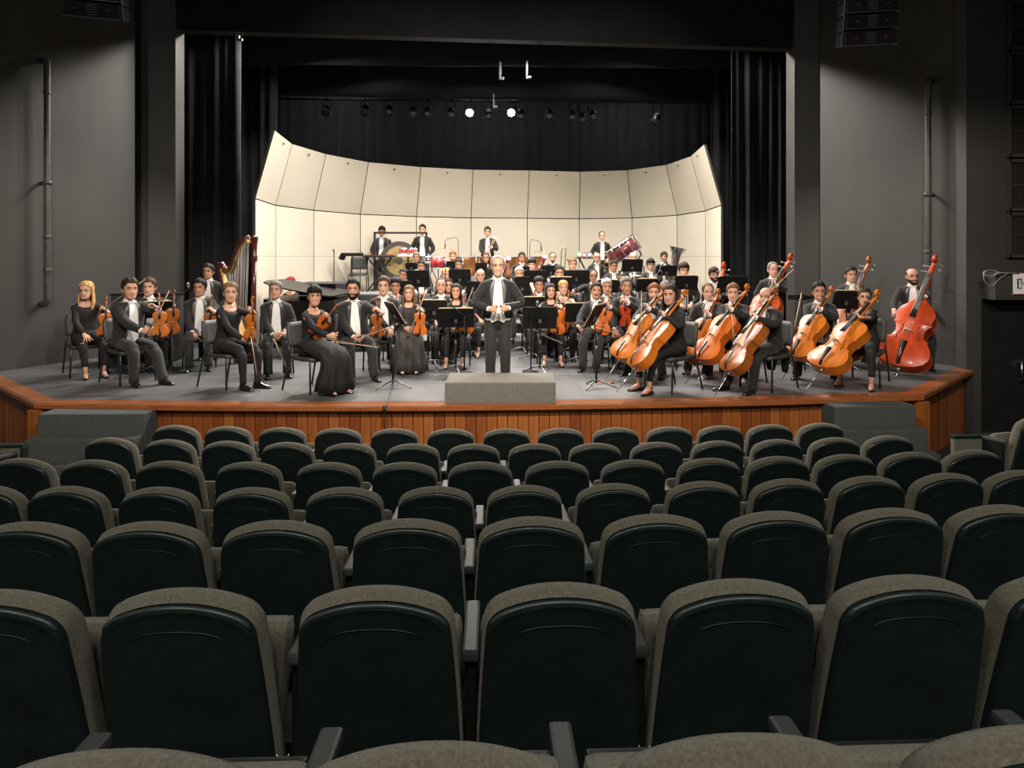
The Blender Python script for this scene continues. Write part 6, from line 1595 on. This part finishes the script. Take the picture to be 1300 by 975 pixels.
# ---- music stands
TAN = 'tan-edged sheet music on '
ST = [
 (499, 384.5, 8.28, 0, 0.48, 'black music stand seen edge-on beside the stout bearded man', dict(rz=-1.15, tilt=0.55, paper='sheet music on the edge-on stand of the bearded man')),
 (757, 387, 8.28, 0, 0.48, 'black music stand seen edge-on beside the man with a moustache', dict(rz=1.1, tilt=0.5, paper='sheet music on the edge-on stand of the man with a moustache')),
 (551, 381, 9.92, 0, 0.42, 'black music stand with tan-edged music in front of the balding man', dict(paper=TAN+'the stand before the balding man')),
 (578.5, 391.5, 9.42, 0, 0.56, 'low wide black music stand in front of the smiling woman in lace', dict(paper=TAN+'the low wide stand', tilt=0.5, h=0.34)),
 (685.5, 389.5, 9.40, 0, 0.52, 'wide black music stand in front of the woman with red lips', dict(tilt=0.35, h=0.36)),
 (735, 385, 10.2, 0, 0.45, 'black music stand with tan-edged music beside the man with a moustache', dict(paper=TAN+'the stand beside the man with a moustache')),
 (678.5, 377, 10.6, 0, 0.38, 'black music stand with tan-edged music before the young black-haired man', dict(paper=TAN+'the stand before the young black-haired man')),
 (199, 383, 9.42, 0, 0.42, 'black music stand in front of the man near the wall pipe', dict(rz=0.6, tilt=0.7, paper='sheet music on the stand near the wall pipe')),
 (1075, 369, 9.65, 0, 0.42, 'black music stand between two cellists in front of the dark-haired bassist', dict(tilt=0.3, h=0.30, paper='sheet music on the stand before the dark-haired bassist')),
 (930, 350.5, 10.45, 0, 0.50, 'tall black music stand behind the fair-haired cellist', dict(h=0.30)),
 (1020, 375.5, 9.75, 0, 0.32, 'flat-tilted black music stand beside the smiling cellist', dict(tilt=1.35)),
 (531, 343, 11.35, 0, 0.40, 'wide black music stand in front of the woman with tied-back hair', {}),
 (583.5, 341.5, 11.35, 0, 0.40, 'wide black music stand in front of the man with goatee', {}),
 (522, 333.5, 12.75, 0.4, 0.24, 'small black music stand beside the man below the gong', dict(h=0.15)),
 (570.5, 331.5, 12.7, 0.4, 0.24, 'small black music stand below the ginger man', dict(h=0.18)),
 (611, 333.5, 12.7, 0.4, 0.24, 'small black music stand below the woman with wavy hair', dict(h=0.19)),
 (601.5, 357, 10.85, 0, 0.26, 'narrow black music stand below the bald older man with glasses', {}),
 (514.5, 356.5, 11.0, 0, 0.22, 'narrow black music stand beside the bushy-haired man', dict(h=0.2)),
 (662, 338, 12.7, 0.4, 0.34, 'black music stand below the man between the timpani', dict(h=0.2)),
 (663, 351, 11.35, 0, 0.28, 'black music stand in front of the white-haired man by the conductor', dict(h=0.38)),
 (680, 343, 12.0-0.5, 0, 0.44, 'black music stand in front of the young bassoonist', dict(h=0.24)),
 (699.5, 337, 12.62, 0.4, 0.38, 'black music stand in front of the cropped-haired trombonist', dict(h=0.22)),
 (712.5, 352, 11.1, 0, 0.41, 'black music stand below the dark-bearded man', dict(h=0.27, paper='sheet music on the stand below the dark-bearded man')),
 (732, 343, 11.5, 0, 0.48, 'wide black music stand in front of the young blond man', dict(h=0.27)),
 (771.5, 355.5, 11.35, 0, 0.40, 'black music stand with tan-edged music behind the white-haired man', dict(h=0.25, paper=TAN+'the stand behind the white-haired man')),
 (803, 329, 12.62, 0.4, 0.43, 'tall black music stand hiding the trumpeter', dict(h=0.27)),
 (846.5, 337, 12.62, 0.4, 0.42, 'tall black music stand in front of the tuba player', dict(h=0.22)),
 (822, 354, 11.3, 0, 0.40, 'black music stand with tan-edged music below the trumpet player', dict(h=0.25, paper=TAN+'the stand below the trumpet player')),
 (872, 350, 11.35, 0, 0.42, 'black music stand with tan-edged music below the boyish man', dict(h=0.27, paper=TAN+'the stand below the boyish man')),
]
for px, yt, d, zf, w, lab, kw in ST: music_stand(px, yt, d, zf, w, lab, **kw)
# ---- microphones
mic_stand(424, 318, 400, 0, 'thin black microphone stand in front of the shell beside the piano', d=14.9)
mic_stand(589.5, 396, 474, 0, 'black boom microphone stand in front of the smiling woman in lace', boom=(-0.20, 0.02, 0.16))
mic_stand(674, 394, 473, 0, 'black boom microphone stand in front of the woman with red lips', boom=(0.10, 0.05, 0.10))
mic_stand(565.5, 335, 420, 0, 'thin black microphone pole among the woodwinds', d=11.6)
mic_stand(216, 383, 440, 0, 'black boom microphone near the wall pipe', d=9.6, boom=(0.28, 0, 0.26))
mp = P3(490.5, 512, 7.34)
t = thing('microphone_cable', 'black microphone cable with plug hanging over the stage edge', 'cable', (mp.x, 7.24, 0))
b = MB(); b.tube([(0.06, 0.9, 0.75), (0.05, 0.85, 0.50), (0.03, 0.55, 0.2), (0.01, 0.2, 0.03), (0.0, 0.04, 0.014), (0.0, 0.0, 0.0), (-0.004, -0.012, -0.1), (0.006, -0.012, -0.30)], 0.008, 6); b.build('cord', M_BLKCABLE, t)
b = MB(); b.tube([(0, -0.005, 0.02), (0.0, -0.018, -0.06)], [0.02, 0.016], 8); b.build('plug', M_BLKCABLE, t)

# ---- odds and ends on the stage floor
q = P3(188, 372, 10.45)
t = thing('equipment_case', 'black equipment case standing behind the violinist near the wall pipe', 'case', (q.x, q.y, 0), 0.05)
b = MB(); b.box((0, 0, q.z/2), (0.98, 0.40, q.z-0.02), None, 0, 0.012); b.build('case_body', M_RISERBLK, t)
b = MB(); b.box((0, 0, q.z-0.012), (1.01, 0.43, 0.024), None, 0, 0.006); b.build('lid', M_STAND, t)
for s in (-1, 1):
    b = MB(); b.box((s*0.30, -0.21, q.z-0.16), (0.06, 0.02, 0.08), None, 0, 0.004); b.build('latch', M_STMET, t)
q = P3(768, 487, DZ(487, 0.0))
t = thing('endpin_stop', 'small orange endpin strap on the floor under the front cellos', 'endpin stop', (q.x, q.y, 0), 0.1)
b = MB(); b.box((0, 0, 0.006), (0.20, 0.05, 0.010), None, 0, 0.003); b.build('strap', VARN['orange'], t); b = MB(); b.lathe([(0.03, 0.0), (0.03, 0.018), (0.015, 0.022)], 12, 0, Matrix.Translation((0.10, 0, 0))); b.build('cup', M_EBONY, t)
